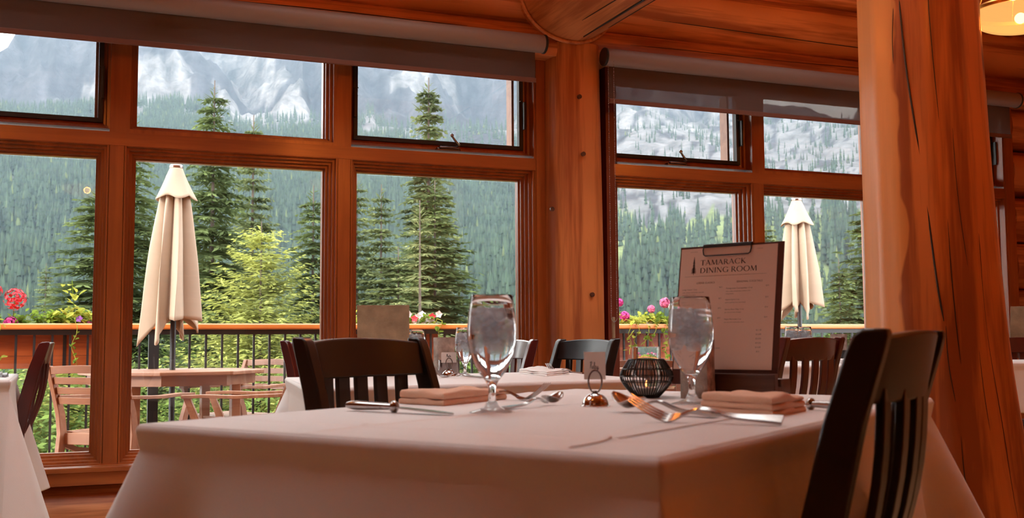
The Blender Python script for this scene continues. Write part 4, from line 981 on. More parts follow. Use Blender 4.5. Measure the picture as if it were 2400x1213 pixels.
# ---- slat back chairs
def chair(mat, label):
    t = thing('dining_chair', label, 'chair'); m = M[mat]; sr = .186
    for s in (-1, 1):
        x = s * sr
        f = MB(); secs = []
        for z, y, hw in ((0, .235, .016), (.15, .205, .018), (.30, .185, .020), (.45, .180, .0225), (.55, .187, .0235), (.66, .207, .0235), (.78, .236, .022), (.86, .262, .0205), (.877, .268, .019), (.886, .274, .013)):
            secs.append(((x, y, z), (.0145, 0, 0), (0, hw, 0 if z < .87 else .0)))
        f.loft(secs).build('back_post', m, t, smooth=40, bevel=.004)
        f = MB(); f.loft([((x * 1.02, -.19, 0), (.014, 0, 0), (0, .016, 0)), ((x * 1.02, -.185, .42), (.018, 0, 0), (0, .02, 0))]); f.build('leg', m, t, smooth=40, bevel=.003)
        f = MB(); f.box((x, .0, .40), (.020, .35, .055)); f.build('side_rail', m, t, bevel=.002)
        f = MB(); f.box((x, .0, .17), (.018, .37, .028)); f.build('stretcher', m, t, bevel=.002)
    def bow(x): return .030 * (1 - (x / sr) ** 2)
    f = MB(); f.loft([((x, .252 + bow(x) , .838 + .005 * (1 - (x / sr) ** 2)), (0, .010, 0), (0, .010 * .9, .0365 + .0055 * (1 - (x / sr) ** 2))) for x in [sr * (-1 + 2 * i / 16) for i in range(17)]])
    f.build('crest_rail', m, t, smooth=40, bevel=.004)
    f = MB(); f.loft([((x, .186 + bow(x) * .7, .525), (0, .009, 0), (0, 0, .020)) for x in [sr * (-1 + 2 * i / 10) for i in range(11)]]); f.build('lower_rail', m, t, smooth=40, bevel=.003)
    for k in range(5):
        x = (k - 2) * .0615; f = MB(); secs = []
        for i in range(9):
            u = i / 8; z = .53 + .29 * u; y = .187 + bow(x) * (.7 + .3 * u) + .062 * u + .018 * math.sin(PI * u)
            secs.append(((x, y, z), (.0185, 0, 0), (0, .0055, 0)))
        f.loft(secs); f.build('slat', m, t, smooth=40, bevel=.002)
    f = MB(); n = 14; top = []; 
    pr = []
    for j in range(n + 1):
        y = -.215 + .41 * j / n; row = []
        for i in range(n + 1):
            wdt = .215 - .02 * j / n; x = wdt * (-1 + 2 * i / n); dip = .010 * max(0, 1 - ((abs(x) - .09) / .10) ** 2) * (1 if -.16 < y < .16 else .2); row.append((x, y, .452 - dip))
        pr.append(row)
    for row in pr: f.v += row
    W_ = n + 1
    for j in range(n):
        for i in range(n): f.f.append((j * W_ + i, j * W_ + i + 1, (j + 1) * W_ + i + 1, (j + 1) * W_ + i))
    b0 = len(f.v); bd = [(j, i) for i in range(n + 1) for j in [0]] + [(j, n) for j in range(1, n + 1)] + [(n, i) for i in range(n - 1, -1, -1)] + [(j, 0) for j in range(n - 1, 0, -1)]
    for j, i in bd: p = pr[j][i]; f.v.append((p[0], p[1], .426))
    for k in range(len(bd)):
        k2 = (k + 1) % len(bd); j, i = bd[k]; j2, i2 = bd[k2]; f.f.append((j * W_ + i, b0 + k, b0 + k2, j2 * W_ + i2))
    f.f.append(tuple(b0 + k for k in range(len(bd))))
    f.build('seat', m, t, smooth=40)
    for y in (-.185, .18):
        f = MB(); f.box((0, y, .40), (.36, .018, .055)); f.build('front_rail' if y < 0 else 'rear_rail', m, t, bevel=.002)
    return t
def chair_pose(px1, D1, psi, out):
    """near or left post seen at pixel column px1, depth D1; the back runs at psi degrees from the view axis; out=+1: the back faces away to the left of that line"""
    p1 = atd(px1, 790, D1)[:2]; fw = np.array([MW[0][2], MW[1][2]]); fw /= np.linalg.norm(fw); rt = np.array([fw[1], -fw[0]])
    e = fw * math.cos(math.radians(psi)) + rt * math.sin(math.radians(psi)); mid = p1 + e * .186
    n_ = np.array([-e[1], e[0]]) * out                 # local +y (behind the back)
    o = mid - n_ * .262; rz = math.atan2(-n_[0], n_[1]); return (o[0], o[1], 0), rz
c0 = chair('ebony', 'black slat back chair on the far left side of the nearest table, fully facing us')
loc, rz = chair_pose(716, 2.13, 32.8, 1); c0.location = Vector(loc); c0.rotation_euler = (0, 0, rz)
loc, rz = chair_pose(2030, 1.16, 30.6, -1); dup(c0, loc, rz, 'black chair at the right of the nearest table, edge on before the log column')
loc, rz = chair_pose(1312, 4.45, 148.5, 1); dup(c0, loc, rz, 'glossy black slat back chair in front of the log post, behind the name card')
c1_ = chair('mahog', 'dark red slat back chair between the menu and the log column')
loc, rz = chair_pose(1830, 4.05, 50, 1); 
p3 = atd(1893, 790, 3.75)
loc, rz = chair_pose(1834, 3.75, 47, -1); c1_.location = Vector(loc); c1_.rotation_euler = (0, 0, rz)
loc, rz = chair_pose(1150, 4.9, 150, 1); dup(c1_, loc, rz, 'dark red chair partly hidden behind the left water goblet, beside the window post')
loc, rz = chair_pose(672, 4.35, 28, 1); dup(c1_, loc, rz, 'dark red chair just peeping out at the left of the black slat back chair')
loc, rz = chair_pose(100, 3.98, -22.0, -1); dup(c1_, loc, rz, 'dark red chair seen edge on at the left table by the window')
loc, rz = chair_pose(2006, 5.3, 60, 1); dup(c1_, loc, rz, 'dark chair at the far side of the table by the log column')
loc, rz = chair_pose(2340, 5.75, 66, 1); dup(c1_, loc, rz, 'dark red chair behind the right hand table, facing us at the right edge')

# ---- goblets
def goblet(label, group=None):
    t = thing('water_goblet', label, 'glass', (0, 0, 0), 0, group)
    out = [(.001, 0), (.0345, 0), (.0350, .0012), (.033, .0022), (.022, .0045), (.011, .010), (.0065, .018), (.0052, .026), (.0056, .036), (.0075, .043), (.0105, .049), (.020, .061), (.029, .076), (.0350, .094), (.0378, .112), (.0382, .126), (.0370, .145), (.0345, .165), (.0325, .1795), (.0320, .1802)]
    inn = [(.0312, .1795), (.0333, .165), (.0358, .145), (.0370, .126), (.0366, .112), (.0338, .094), (.0278, .077), (.0185, .0625), (.009, .0535), (.001, .0515)]
    MB().lathe(out + inn, n=48).build('glass_bowl', M['goblet'], t, smooth=60)
    wt = [(.001, .0508), (.0098, .0528), (.0192, .0618), (.0284, .0766), (.0344, .0941), (.0372, .112), (.0376, .126), (.0364, .145), (.0350, .1590), (.0340, .1596), (.001, .1592)]
    wa = MB().lathe(wt, n=48).build('water', M['water'], t, smooth=60)
    rnd = random.Random(3)
    for k in range(26):
        a = k * 2.4; z = .101 + .0021 * k; r = (.021 if k % 3 else .005) * (.9 if z < .12 else 1); f = MB()
        f.box((0, 0, 0), (.019, .017, .015)); o = f.build('ice_cube', M['ice'], wa, smooth=60, bevel=.004)
        o.location = (r * math.cos(a), r * math.sin(a), min(z, .153)); o.rotation_euler = (rnd.uniform(0, 3), rnd.uniform(0, 3), rnd.uniform(0, 3))
    return t
g0 = goblet('tall water goblet full of ice beside the left napkin on the nearest table'); g0.location = (.582, 1.531, TZ + .001)
def on(px, py, z=TZ): p = atz(px, py, z); return (float(p[0]), float(p[1]), z + .001)
def gob(px, py, ytop, label, group=None):
    p = on(px, py); D = float((np.array(p) - [0, 0, H]) @ MW[:, 2]); s = (py - ytop) / F_PX * D / .1802; dup(g0, p, 0, label, group, sc=max(.6, min(1.25, s)))
gob(1622, 948, 697, 'water goblet with ice in front of the menu and bark log')
gob(1090, 882, 768, 'water goblet on the second table left of the tall goblet')
gob(945, 876, 772, 'water goblet on the second table seen over the chair crest, left one of the pair')
gob(975, 876, 772, 'water goblet on the second table seen over the chair crest, right one of the pair')
gob(1857, 846, 765, 'water goblet on the window table right of the menu, left one of the pair')
gob(1888, 846, 766, 'water goblet on the window table right of the menu, right one of the pair')

# ---- cutlery (local +x runs from handle end to tip)
def utensil(kind, label):
    t = None; m = M['steel']; f = MB()
    def H_(u): return .004 + .013 * math.exp(-((u - .105) / .030) ** 2) + .002 * math.sin(u * 30)
    if kind in ('fork', 'spoon'):
        secs = []
        for i in range(22):
            u = .135 * i / 21; wd = .0095 - .0062 * min(1, (u / .09)) ** .8 + (.0 if u < .115 else .08 * (u - .115)); secs.append(((u, 0, H_(u)), (0, wd, 0), (0, 0, .0014 + .0008 * (1 - u / .135))))
        f.loft(secs)
        if kind == 'fork':
            z0 = H_(.135); 
            secs = []
            for i in range(7): u = .133 + .022 * i / 6; secs.append(((u, 0, z0 - (z0 - .0028) * math.sin(PI / 2 * i / 6)), (0, .0048 + .0072 * math.sin(PI / 2 * min(1, i / 4.5)), 0), (0, 0, .0011)))
            f.loft(secs)
            for k in range(4):
                y = (k - 1.5) * .0064; secs = []
                for i in range(9): u = .153 + .050 * i / 8; w = i / 8; secs.append(((u, y * (1 - .05 * w), .0030 + .030 * w ** 1.4), (0, .00185 * (1 - .55 * w), 0), (0, 0, .0011 * (1 - .4 * w))))
                f.loft(secs)
        else:
            nu, nv = 16, 12; b0 = len(f.v); L0, L1 = .132, .188
            for i in range(nu + 1):
                w = i / nu; u = L0 + (L1 - L0) * w; hw = .0185 * math.sin(PI * min(1, max(0, w)) ** .82) ** .62 + .0025 * (1 - w) + .0004
                zc = .006 + .016 * abs(w - .42) ** 1.5 * 2.2
                for j in range(nv + 1):
                    q = -1 + 2 * j / nv; dep = .0085 * math.sin(PI * min(1, w)) ** .7
                    f.v.append((u, hw * q, zc + dep * (q * q - .75) + .0058))
            for i in range(nu):
                for j in range(nv): f.f.append((b0 + i * (nv + 1) + j, b0 + i * (nv + 1) + j + 1, b0 + (i + 1) * (nv + 1) + j + 1, b0 + (i + 1) * (nv + 1) + j))
        o = f.build('dinner_fork' if kind == 'fork' else 'spoon', m, None, smooth=60)
        if kind == 'spoon': so = o.modifiers.new('t', 'SOLIDIFY'); so.thickness = .0013
        return tag(o, label, 'fork' if kind == 'fork' else 'spoon')
    t = thing('table_knife', label, 'knife')
    secs = []
    for i in range(16):
        u = .095 * i / 15; r = .0088 * math.sin(PI * min(1, (i + 1.2) / 9)) ** .5 if i < 4 else .0088 - .0030 * (i - 4) / 11
        secs.append((u, r))
    f = MB(); f.tube([(u, 0, .0095) for u, r in secs], [r for u, r in secs], 16, flat=.85); f.build('handle', m, t, smooth=60)
    f = MB(); f.tube([(.094, 0, .0095), (.097, 0, .0095), (.101, 0, .0095), (.106, 0, .0095)], [.0062, .0092, .0092, .004], 16); f.build('bolster', m, t, smooth=60)
    f = MB(); f.loft([((u, .0, .0088 - (u - .104) * .055), (0, w * 1.1, 0), (0, 0, .0010)) for u, w in ((.104, .0045), (.12, .0075), (.16, .0078), (.19, .0075), (.207, .005), (.215, .0015))]); f.build('blade', m, t, smooth=60)
    return t
def lay(o, p_from, p_to, s=1.0, name=None):
    p_from, p_to = V2(p_from), V2(p_to); d = p_to - p_from; o.location = (p_from[0], p_from[1], TZ + .0012); o.rotation_euler = (0, 0, math.atan2(d[1], d[0])); o.scale = (s, s, s)
def cp(src, label): 
    return dup(src, label=label)
k0 = utensil('knife', 'steel table knife lying left of the left napkin'); lay(k0, atz(815, 952, TZ + .008), atz(1055, 962, TZ + .008), 1.0)
k1 = cp(k0, 'steel table knife right of the right napkin, its handle going behind the black chair'); lay(k1, atz(2030, 957, TZ + .008), atz(1900, 950, TZ + .008), 1.0)
f0 = utensil('fork', 'dinner fork beside the left napkin, tines pointing up to the name card')
def heel(o, ph, pend, hl, s=1.0): ph, pend = V2(ph), V2(pend); d = (ph - pend) / np.linalg.norm(ph - pend); lay(o, ph - d * hl * s, ph, s)
heel(f0, atz(1236, 940, TZ), V2(atz(1236, 940, TZ)) - np.array([.50, -.86]), .157)
f1 = cp(f0, 'dinner fork left of the right napkin, tines crossing the spoon'); heel(f1, atz(1560, 992, TZ), atz(1762, 998, TZ), .157, .98)
s0 = utensil('spoon', 'small spoon beside the left napkin, bowl pointing to the name card'); heel(s0, atz(1292, 952, TZ), atz(1185, 962, TZ), .152, .86)
f1.rotation_euler.x = math.radians(-24); f1.location.z += .004
s1 = cp(s0, 'spoon with dark bowl lying behind the right fork'); heel(s1, atz(1480, 968, TZ), atz(1815, 992, TZ), .152, 1.12)
f2 = cp(f0, 'dinner fork lying on the white napkin of the second table'); lay(f2, atz(1370, 880, TZ), atz(1262, 876, TZ)); f2.location.z = TZ + .004
f3 = cp(f0, 'dinner fork beside the goblet on the second table'); lay(f3, atz(1130, 888, TZ), atz(1045, 886, TZ))

# ---- folded napkins
def napkin(label, quad, th, seed=1, mat='napkin'):
    quad = [V2(q) for q in quad]; cen = sum(quad) / 4; t = thing('napkin', label, 'napkin', (cen[0], cen[1], TZ + .001)); lc = [q - cen for q in quad]; layers = 2 if seed == 2 else 3
    for k in range(layers):
        z0, z1 = th * k / layers, th * (k + 1) / layers - .0006; f = MB(); n = 22; rs_ = []
        inset = .004 + .0015 * k
        def Pq(u, v, s): p = lc[0] * (1 - u) * (1 - v) + lc[1] * u * (1 - v) + lc[2] * u * v + lc[3] * (1 - u) * v; return p * s
        per = [(i / n, 0) for i in range(n)] + [(1, i / n) for i in range(n)] + [(1 - i / n, 1) for i in range(n)] + [(0, 1 - i / n) for i in range(n)]
        hh = z1 - z0
        def ring(s, z, wave=0):
            out = []
            for u, v in per:
                p = Pq(u, v, s); out.append((p[0], p[1], z + (.0022 * noise.noise(Vector((u * 3, v * 3, seed))) * 2 + .003 * math.sin(u * 5 + 1.5 * v) * (k == layers - 1)) * wave))
            return out
        s0_ = 1 - .02 * k
        rs_ = [ring(s0_ * .97, z0), ring(s0_ * .995, z0 + hh * .15), ring(s0_, z0 + hh * .45, .5), ring(s0_ * .992, z0 + hh * .8, .8), ring(s0_ * .965, z1, 1), ring(s0_ * .85, z1 + .0012, 1), ring(s0_ * .6, z1 + .0012, 1), ring(s0_ * .3, z1 + .001, .6)]
        f.rings(rs_); f.build('fold', M[mat], t, smooth=60)
    return t
nl0 = atz(934, 947, TZ); nl1 = atz(1040, 953, TZ); nl2 = atz(1188, 936, TZ)
napkin('folded rust tinted linen napkin at the left place setting', [nl1, nl2, nl2 + nl0 - nl1, nl0], .022, 2)
nr0 = atz(1640, 966, TZ); nr1 = atz(1812, 980, TZ); nr2 = atz(1890, 966, TZ)
napkin('folded rust tinted linen napkin at the right place setting', [nr1, nr2, nr2 + nr0 - nr1, nr0], .027, 4)
na = atz(1222, 876, TZ); nb_ = atz(1305, 880, TZ)
napkin('folded white napkin on the second table before the window post', [atz(1215, 876, TZ), atz(1282, 883, TZ), atz(1335, 877, TZ), atz(1265, 871, TZ)], .018, 6, 'linen')
napkin('folded white napkin on the window table right of the menu', [atz(1955, 852, TZ), atz(1992, 854, TZ), atz(2012, 850, TZ), atz(1978, 848.5, TZ)], .02, 7, 'linen')
napkin('dark napkin on the left window table', [atz(-8, 884, TZ), atz(12, 885.5, TZ), atz(20, 883, TZ), atz(0, 882, TZ)], .012, 9, 'clipboard')

# ---- name card in a ring holder on a chrome dome
def text_mesh(s, size, shear=0, space=1.0):
    cu = bpy.data.curves.new('txt', 'FONT'); cu.body = s; cu.size = size; cu.shear = shear; cu.space_character = space; o = bpy.data.objects.new('txt', cu); C.objects.link(o)
    dg = bpy.context.evaluated_depsgraph_get(); me = bpy.data.meshes.new_from_object(o.evaluated_get(dg)); v = [tuple(x.co) for x in me.vertices]; f = [tuple(p.vertices) for p in me.polygons]
    bpy.data.objects.remove(o); bpy.data.curves.remove(cu); return v, f
def script_word(pts_list, wd):
    f = MB()
    for pts in pts_list: f.tube([(x, 0, z) for x, z in pts], wd, 5)
    return f
def smooth_pts(p, n=6):
    out = []
    for i in range(len(p) - 1):
        p0 = p[max(0, i - 1)]; p1 = p[i]; p2 = p[i + 1]; p3 = p[min(len(p) - 1, i + 2)]
        for k in range(n):
            t = k / n; out.append(tuple(.5 * ((2 * p1[q]) + (-p0[q] + p2[q]) * t + (2 * p0[q] - 5 * p1[q] + 4 * p2[q] - p3[q]) * t * t + (-p0[q] + 3 * p1[q] - 3 * p2[q] + p3[q]) * t ** 3) for q in (0, 1)))
    out.append(p[-1]); return out
SCRIPTS = {'a': [[(0, 0), (.06, .5), (.1, 1.0), (.0, .85), (.2, 1.05), (.28, .8), (.12, .52), (.3, .0), (.42, .15)], [(.42, .15), (.5, .35), (.42, .4), (.4, .1), (.55, .02), (.68, .3)], [(.68, .3), (.72, .85), (.66, .9), (.66, .1), (.75, .0), (.86, .3)], [(.86, .3), (.95, .35), (.86, .4), (.84, .1), (.98, .02), (1.1, .35)], [(1.1, .35), (1.08, .05), (1.2, .02), (1.26, .38), (1.2, -.35), (1.08, -.4), (1.12, -.2), (1.4, .1)]],
           'b': [[(0, 0), (.08, 1), (.2, .2), (.34, 1), (.42, 0), (.52, .1)], [(.66, .4), (.54, .35), (.54, .05), (.66, .1), (.68, .4), (.7, .05), (.8, .2)], [(.8, .0), (.82, .4), (.9, .36), (.96, .4)], [(1.02, .75), (1.0, .05), (1.1, .05)], [(.94, .5), (1.12, .52)], [(1.16, .4), (1.16, .05), (1.24, .1)], [(1.16, .55), (1.17, .57)], [(1.28, 0), (1.3, .4), (1.4, .4), (1.42, 0), (1.52, .12)]]}
def cardholder(label, loc, rz, s, which, cw=.036, chh=.046, lean=0.08):
    t = thing('card_holder', label, 'card holder', loc, rz); t.scale = (s, s, s)
    pr = [(.0245, 0), (.0245, .0012), (.0228, .0018)] + [(.0225 * math.cos(a), .002 + .0205 * math.sin(a)) for a in [PI / 2 * i / 12 for i in range(13)]]
    MB().lathe([(.001, 0)] + pr[:-1] + [(.001, .0225)], n=40).build('dome', M['chrome'], t, smooth=60)
    for k, q in enumerate((-.25, .25)):
        pts = [(.0115 * math.sin(a), (-.0015 if k else .0015), .0225 + .0185 - .0185 * math.cos(a)) for a in [2 * PI * i / 28 for i in range(29)]]
        f = MB(); f.tube([Matrix.Rotation(q, 3, 'Z') @ Vector(p) for p in pts], .0014, 8, caps=False); f.build('ring', M['steel_d'], t, smooth=60)
    MB().tube([(0, 0, .021), (0, 0, .026)], .003, 10).build('neck', M['steel_d'], t)
    cd = thing('name_card', label.replace('card holder', 'name card').replace('chrome dome', 'white').split(' on ')[0] + ' held in the ring holder' + (' on the nearest table' if which == 'a' else ' on the second table'), 'card', loc, rz); cd.scale = (s, s, s); cd.name = 'name_card'
    z0 = .0445
    f = MB(); f.box((.0, .0, z0 + chh / 2), (cw, .0006, chh)); cdm = f.build('card', M['card'], cd, smooth=0)
    wdt = max(p[0] for st in SCRIPTS[which] for p in st); sc = .0145 / wdt
    f = MB()
    for st in SCRIPTS[which]: f.tube([(-.0075 + x * sc, -.0006, z0 + .018 + z * sc * 1.1) for x, z in smooth_pts(st)], .00035, 4)
    f.build('handwriting', M['ink'], cdm)
    return t
cardholder('chrome dome card holder with twin rings on the nearest table', on(1395, 953), -.42, 1.0, 'a')
p = on(1052, 882); cardholder('smaller card holder on the second table beside the goblet', p, -.2, .98, 'b', cw=.05, chh=.034)

# ---- wire lantern with a candle
def lantern(loc, label, s=1.0):
    t = thing('candle_lantern', label, 'candle holder', loc); t.scale = (s, s, s)
    pro = [(.0215, .001), (.030, .010), (.041, .022), (.0485, .034), (.0505, .042), (.0475, .052), (.040, .064), (.033, .0735)]
    def sm(n=22):
        out = []
        for i in range(n + 1):
            z = .001 + .0725 * i / n; out.append((float(np.interp(z, [q[1] for q in pro], [q[0] for q in pro])), z))
        for _ in range(2): out = [out[0]] + [((out[i - 1][0] + out[i][0] * 2 + out[i + 1][0]) / 4, out[i][1]) for i in range(1, n)] + [out[-1]]
        return out
    P_ = sm(); f = MB()
    for k in range(46):
        a = 2 * PI * k / 46; f.tube([(r * math.cos(a), r * math.sin(a), z) for r, z in P_], .00115, 5, caps=False)
    f.build('wire_cage', M['blackwire'], t, smooth=60)
    for r, z, q in ((.0215, .0015, .0018), (.0465, .0315, .0011), (.050, .042, .0011), (.0455, .0555, .0011), (.033, .0735, .0016)):
        f = MB(); f.tube([(r * math.cos(a), r * math.sin(a), z) for a in [2 * PI * i / 48 for i in range(49)]], q, 6, caps=False); f.build('hoop', M['blackwire'], t, smooth=60)
    MB().lathe([(.001, .0005), (.021, .0005), (.021, .003), (.001, .003)], n=32).build('base_plate', M['black'], t)
    MB().lathe([(.001, .0035), (.020, .0035), (.026, .010), (.0285, .03), (.0275, .06), (.0262, .096), (.0270, .0975), (.0255, .0975), (.0250, .096), (.0262, .06), (.0270, .03), (.0248, .011), (.019, .006), (.001, .006)], n=40).build('glass_cup', M['goblet'], t, smooth=60)
    MB().lathe([(.001, .007), (.0185, .007), (.0185, .020), (.0165, .0205), (.0160, .017), (.001, .017)], n=28).build('tealight', M['card'], t, smooth=40)
    MB().lathe([(.0004, .0215), (.0017, .0235), (.0022, .026), (.0015, .030), (.0004, .034)], n=12).build('flame', M['flame'], t, smooth=60)
    return t
lantern(on(1516, 934), 'round black wire candle lantern with a lit tealight on the nearest table')

# ---- bark log pieces
def barklog(loc, rz, w_, d_, h_, label, seed=1, mf='bark'):
    t = thing('bark_log', label, 'log', loc, rz); n = 44; rs_ = []
    for i in range(15):
        z = h_ * i / 14; ring = []
        for j in range(n):
            a = 2 * PI * j / n; q = noise.noise(Vector((math.cos(a) * 2.5, math.sin(a) * 2.5, z * 16 + seed))); q2 = noise.noise(Vector((math.cos(a) * 9, math.sin(a) * 9, z * 30 + seed)))
            k = (abs(math.cos(a)) ** 3.2 + abs(math.sin(a)) ** 3.2) ** (-1 / 3.2); r = k * (1 + .035 * q + .03 * q2); ring.append((w_ / 2 * r * math.cos(a), d_ / 2 * r * math.sin(a), z))
        rs_.append(ring)
    MB().rings(rs_).build('bark_block', M[mf], t, smooth=50)
    ring = [(x * .9, y * .9, h_ + .0008) for x, y, z in rs_[-1]]; MB().rings([[(x, y, h_ - .002) for x, y, z in ring], ring]).build('cut_top', M['cutwood'], t, smooth=0)
    return t
o = barklog(on(1640, 934), .70, .075, .05, .111, 'upright bark covered log piece beside the menu on the nearest table', 1)
f = MB(); f.rings([[(-.0385, -.021, .0), (-.0385, .020, .0), (-.0385, .020, .110), (-.0385, -.021, .110)], [(-.033, -.026, 0), (-.033, .026, 0), (-.033, .026, .111), (-.033, -.026, .111)]]); f.build('pale_side', M['bark_pale'], o, smooth=0)
barklog(on(1041, 878), .1, .070, .05, .125, 'grey bark log piece behind the name card on the second table', 5, 'bark_pale')
p = on(1967, 846); barklog(p, .1, .095, .05, .14, 'grey bark log piece on the window table right of the menu', 7, 'bark_pale')
p = on(1976, 850); t = thing('candle_cup', 'short dark glass candle cup before the grey log on the window table', 'candle holder', p); MB().lathe([(.001, 0), (.036, 0), (.041, .01), (.042, .06), (.040, .06), (.039, .012), (.001, .008)], n=32).build('cup', M['black'], t, smooth=50); MB().lathe([(.001, .01), (.018, .01), (.018, .03), (.001, .03)], n=20).build('candle', M['card'], t); MB().sphere((0, 0, .04), .005, 8, 6, (1, 1, 1.6)).build('flame', M['flame'], t)
p = on(1062, 880); t = thing('candle_cup', 'small dark candle cup behind the card holder on the second table', 'candle holder', (p[0], p[1] + .05, p[2])); MB().lathe([(.001, 0), (.030, 0), (.034, .01), (.034, .05), (.032, .05), (.031, .012), (.001, .008)], n=32).build('cup', M['steel_d'], t, smooth=50); MB().sphere((0, 0, .045), .004, 8, 6, (1, 1, 1.6)).build('flame', M['flame'], t)

# ---- the menu on its stand
def glyph(ch):
    """roman capitals as thick and thin strokes with serifs; unit cap height. returns (polygons, advance)"""
    P_ = []
    def st(x0, y0, x1, y1, w): dx, dy = x1 - x0, y1 - y0; L_ = math.hypot(dx, dy); nx, ny = -dy / L_ * w / 2, dx / L_ * w / 2; P_.append([(x0 + nx, y0 + ny), (x0 - nx, y0 - ny), (x1 - nx, y1 - ny), (x1 + nx, y1 + ny)])
    def sf(x, y, w=.22): P_.append([(x - w / 2, y - .018), (x + w / 2, y - .018), (x + w / 2, y + .018), (x - w / 2, y + .018)])
    def arc(cx, cy, rx, ry, a0, a1, tk=.13, tn=.045, n=18):
        for i in range(n):
            a, b = [math.radians(a0 + (a1 - a0) * k / n) for k in (i, i + 1)]
            wa, wb = [tn + (tk - tn) * abs(math.cos(q)) ** 1.3 for q in (a, b)]
            P_.append([(cx + rx * math.cos(a), cy + ry * math.sin(a)), (cx + rx * math.cos(b), cy + ry * math.sin(b)), (cx + (rx - wb) * math.cos(b), cy + (ry - wb) * math.sin(b)), (cx + (rx - wa) * math.cos(a), cy + (ry - wa) * math.sin(a))])
    TK, TN = .13, .05
    if ch == 'T': st(.36, 0, .36, 1, TK); st(.0, .975, .72, .975, TN); st(.02, .82, .02, 1, .04); st(.70, .82, .70, 1, .04); sf(.36, .018, .26); a = .72
    elif ch == 'A': st(.08, 0, .40, 1, TN); st(.36, 1, .74, 0, TK); st(.2, .34, .62, .34, TN); sf(.08, .018, .2); sf(.74, .018, .24); a = .82
    elif ch == 'M': st(.10, 0, .16, 1, TN); st(.15, 1, .48, .05, TK); st(.48, .05, .80, 1, TN); st(.82, 1, .88, 0, TK); sf(.10, .018, .2); sf(.88, .018, .24); a = .98
    elif ch == 'R': st(.14, 0, .14, 1, TK); st(.1, .975, .34, .975, TN); st(.14, .49, .34, .49, TN); arc(.32, .735, .26, .265, -90, 90); st(.32, .50, .70, .0, TK); sf(.14, .018, .26); sf(.70, .018, .16); a = .74
    elif ch == 'C': arc(.48, .5, .46, .52, 45, 315); st(.80, .76, .80, .95, .04); a = .88
    elif ch == 'G': arc(.48, .5, .46, .52, 45, 300); st(.80, .76, .80, .95, .04); st(.80, .05, .80, .42, TK); sf(.80, .42, .24); st(.70, .02, .82, .08, TN); a = .96
    elif ch == 'K': st(.14, 0, .14, 1, TK); st(.20, .48, .58, .98, TN); st(.26, .55, .68, 0, TK); sf(.14, .018, .24); sf(.14, .982, .24); sf(.58, .982, .18); sf(.68, .018, .2); a = .76
    elif ch == 'D': st(.14, 0, .14, 1, TK); arc(.34, .5, .50, .5, -90, 90); st(.1, .975, .36, .975, TN); st(.1, .025, .36, .025, TN); a = .92
    elif ch == 'I': st(.14, 0, .14, 1, TK); sf(.14, .018, .26); sf(.14, .982, .26); a = .30
    elif ch == 'N': st(.12, 0, .12, 1, TN); st(.10, 1, .72, .0, TK); st(.72, 0, .72, 1, TN); sf(.12, .018, .2); sf(.08, .982, .14); sf(.72, .982, .2); a = .86
    elif ch == 'O': arc(.5, .5, .48, .52, 0, 360, n=30); a = 1.0
    else: a = .32
    return P_, a
def word(s, x0, x1, z0, hh, y):
    adv = 0; Q = []
    for ch in s:
        P_, a = glyph(ch); Q += [[(x + adv, z) for x, z in p] for p in P_]; adv += a + (.06 if ch != ' ' else 0)
    k = (x1 - x0) / adv; f = MB()
    for p in Q: f.add([(x0 + x * k, y, z0 + z * hh) for x, z in p], [tuple(range(len(p)))])
    return f
mtop = np.array([1.185, 1.776]); eb = np.array([.491, -.871]); nb2 = np.array([.871, .491]); LEAN = math.atan(.045 / .25)
mbase = mtop - nb2 * .297 * math.tan(LEAN)
rzm = math.atan2(eb[1], eb[0])
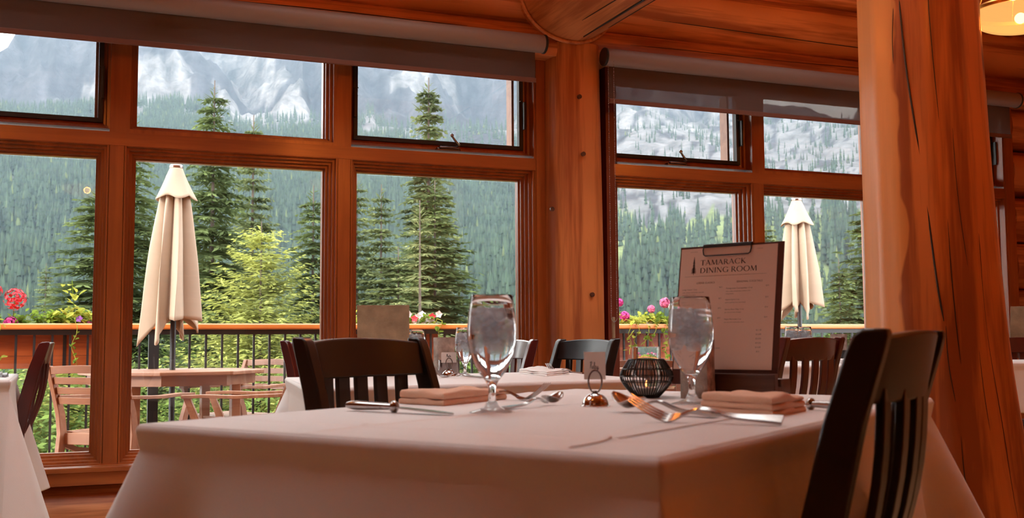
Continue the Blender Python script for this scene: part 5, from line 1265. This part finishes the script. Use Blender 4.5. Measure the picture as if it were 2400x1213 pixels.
def menu(label_s, label_b, loc, rz, back=1.0, full=True):
    st = thing('menu_stand', label_s, 'menu stand', loc, rz)
    f = MB(); f.bb((-.070, -.020, 0), (.117, -.004, .046)); f.bb((-.070, .008, 0), (.117, .05, .036)); f.bb((-.070, -.006, 0), (.117, .010, .022)); f.build('block', M['stand'], st, smooth=0, bevel=.002)
    bd = thing('menu_board', label_b, 'menu', (loc[0], loc[1], loc[2] + .023), rz); bd.rotation_euler = (-LEAN, 0, rz)
    hb = .274 / math.cos(LEAN) ; hw = .112
    f = MB(); f.bb((-hw, -.0012, 0), (hw, .0026, hb)); f.build('board', M['clipboard'] if full else M['greyboard'], bd, smooth=0)
    if not full: st.scale = bd.scale = (back, back, back); return st
    f = MB(); f.bb((-hw + .003, -.0019, .030), (hw - .012, -.0013, hb - .004)); sh_ = f.build('menu_sheet', M['paper'], bd, smooth=0)
    f = MB(); f.bb((-.060, -.005, hb - .004), (.047, .004, hb + .003)); cl_ = f.build('clip', M['black'], bd, bevel=.0015)
    pts = [(-.058, -.004, hb), (-.059, -.0045, hb - .010), (-.057, -.0045, hb - .0185), (-.053, -.0045, hb - .021), (0, -.0045, hb - .0212), (.040, -.0045, hb - .021), (.044, -.0045, hb - .0185), (.046, -.0045, hb - .010), (.045, -.004, hb)]
    MB().tube(pts, .0013, 8).build('wire_bail', M['black'], cl_)
    y = -.0022
    f = word('TAMARACK', -.064, .036, hb - .0395, .0105, y); g_ = word('DINING ROOM', -.064, .060, hb - .0555, .0105, y); f.add(g_.v, g_.f)
    rnd = random.Random(2); cx = -.0785                                   # the little fir tree of the heading
    for i in range(26):
        u = i / 25; zz = hb - .024 - .030 * u; ww = .0008 + .0062 * u ** .9 * rnd.uniform(.55, 1.1); f.add([(cx, y, zz + .0012), (cx + ww, y, zz - .0016 - .001 * u), (cx + ww * .3, y, zz - .0010), (cx, y, zz - .0012), (cx - ww * .3, y, zz - .001), (cx - ww * rnd.uniform(.8, 1.15), y, zz - .0016 - .001 * u)], [(0, 1, 2, 3), (0, 3, 4, 5)])
    f.bb((cx - .0005, y - .0001, hb - .0585), (cx + .0005, y, hb - .022))
    f.build('heading', M['ink'], sh_, smooth=0)
    f = MB(); f.bb((-.097, y, hb - .0622), (.080, y + .0001, hb - .0618)); f.bb((-.088, y, hb - .0114), (-.072, y + .0001, hb - .011)); f.bb((.058, y, hb - .0118), (.070, y + .0001, hb - .0114))
    def tx(s, x, v, size, cen=False, rgt=False):
        vs, fs = text_mesh(s, size); w_ = max([q[0] for q in vs] + [0]); x -= w_ / 2 if cen else (w_ if rgt else 0); f.add([(x + q[0], y, hb - v + q[1]) for q in vs], fs)
    tx('LODGE CLASSICS', -.050, .0775, .0052, cen=True); tx('SEASONAL COCKTAILS', .045, .0775, .0052, cen=True)
    L_i = [('Lodge Caesar 1.5 oz', '$13', 'vodka, clamato, house pickle, celery salt', 'horseradish, lime, pepper'), ('Moscow Mule', '$13', 'vodka, ginger beer, fresh lime juice', ''), ('Old Fashioned', '$13', 'rye whisky, bitters, orange', ''), ('Negroni', '$14', 'gin, sweet vermouth, campari', '')]
    R_i = [('Pomegranate Cosmopolitan 1.5 oz', '$14', 'citrus vodka, pomegranate, cranberry, lime', 'orange bitters'), ('Aperol Spritz 2 oz', '$14', 'aperol, sparkling wine, soda, orange', ''), ('Salmon River Sling 1.5 oz', '$14', 'gin, cherry brandy, pineapple', ''), ('Maple Manhattan 2 oz', '$14', 'rye, vermouth, maple syrup, bitters', '')]
    v = .0900
    for k in range(4):
        for x, it, xr_ in ((-.101, L_i[k], -.013), (-.004, R_i[k], .086)):
            tx(it[0], x, v, .0040); tx(it[1], xr_, v - .003, .0040, rgt=True); tx(it[2], x, v + .0055, .0030)
            if it[3]: tx(it[3], x, v + .0105, .0030)
        v += .0195 if k else .0225
    for k, s in enumerate(('local draught lager pint', 'seasonal craft ale, pint or sleeve', 'house white wine, glass or bottle', '', 'house red wine, okanagan valley, glass or bottle')):
        if s: tx(s, -.075, .1765 + .0078 * k, .0034)
    for k, s in enumerate(('$11.50', '$12.00', '$12.50', '$13.50', '$14.00', '$15')): tx(s, .070, .1735 + .0083 * k, .0040, cen=True)
    f.build('small_print', M['ink2'], sh_, smooth=0)
    return st
menu('walnut block menu stand on the nearest table', 'clipboard menu headed with a fir tree, standing on the nearest table', (mbase[0], mbase[1], TZ + .001), rzm)
p = atd(899, 803, 3.5); mm_ = menu('low wooden menu stand on the second table', 'plain wooden menu board seen from its back over the black chair', (float(p[0]), float(p[1]) - .0, TZ + .001), -.30 + PI, .76, full=False)
p = atd(2412, 790, 6.15); menu('wooden menu stand on the right hand table', 'plain grey brown menu board at the right edge by the window frame', (float(p[0]), float(p[1]), TZ + .001), -.5 + PI, 1.0, full=False)
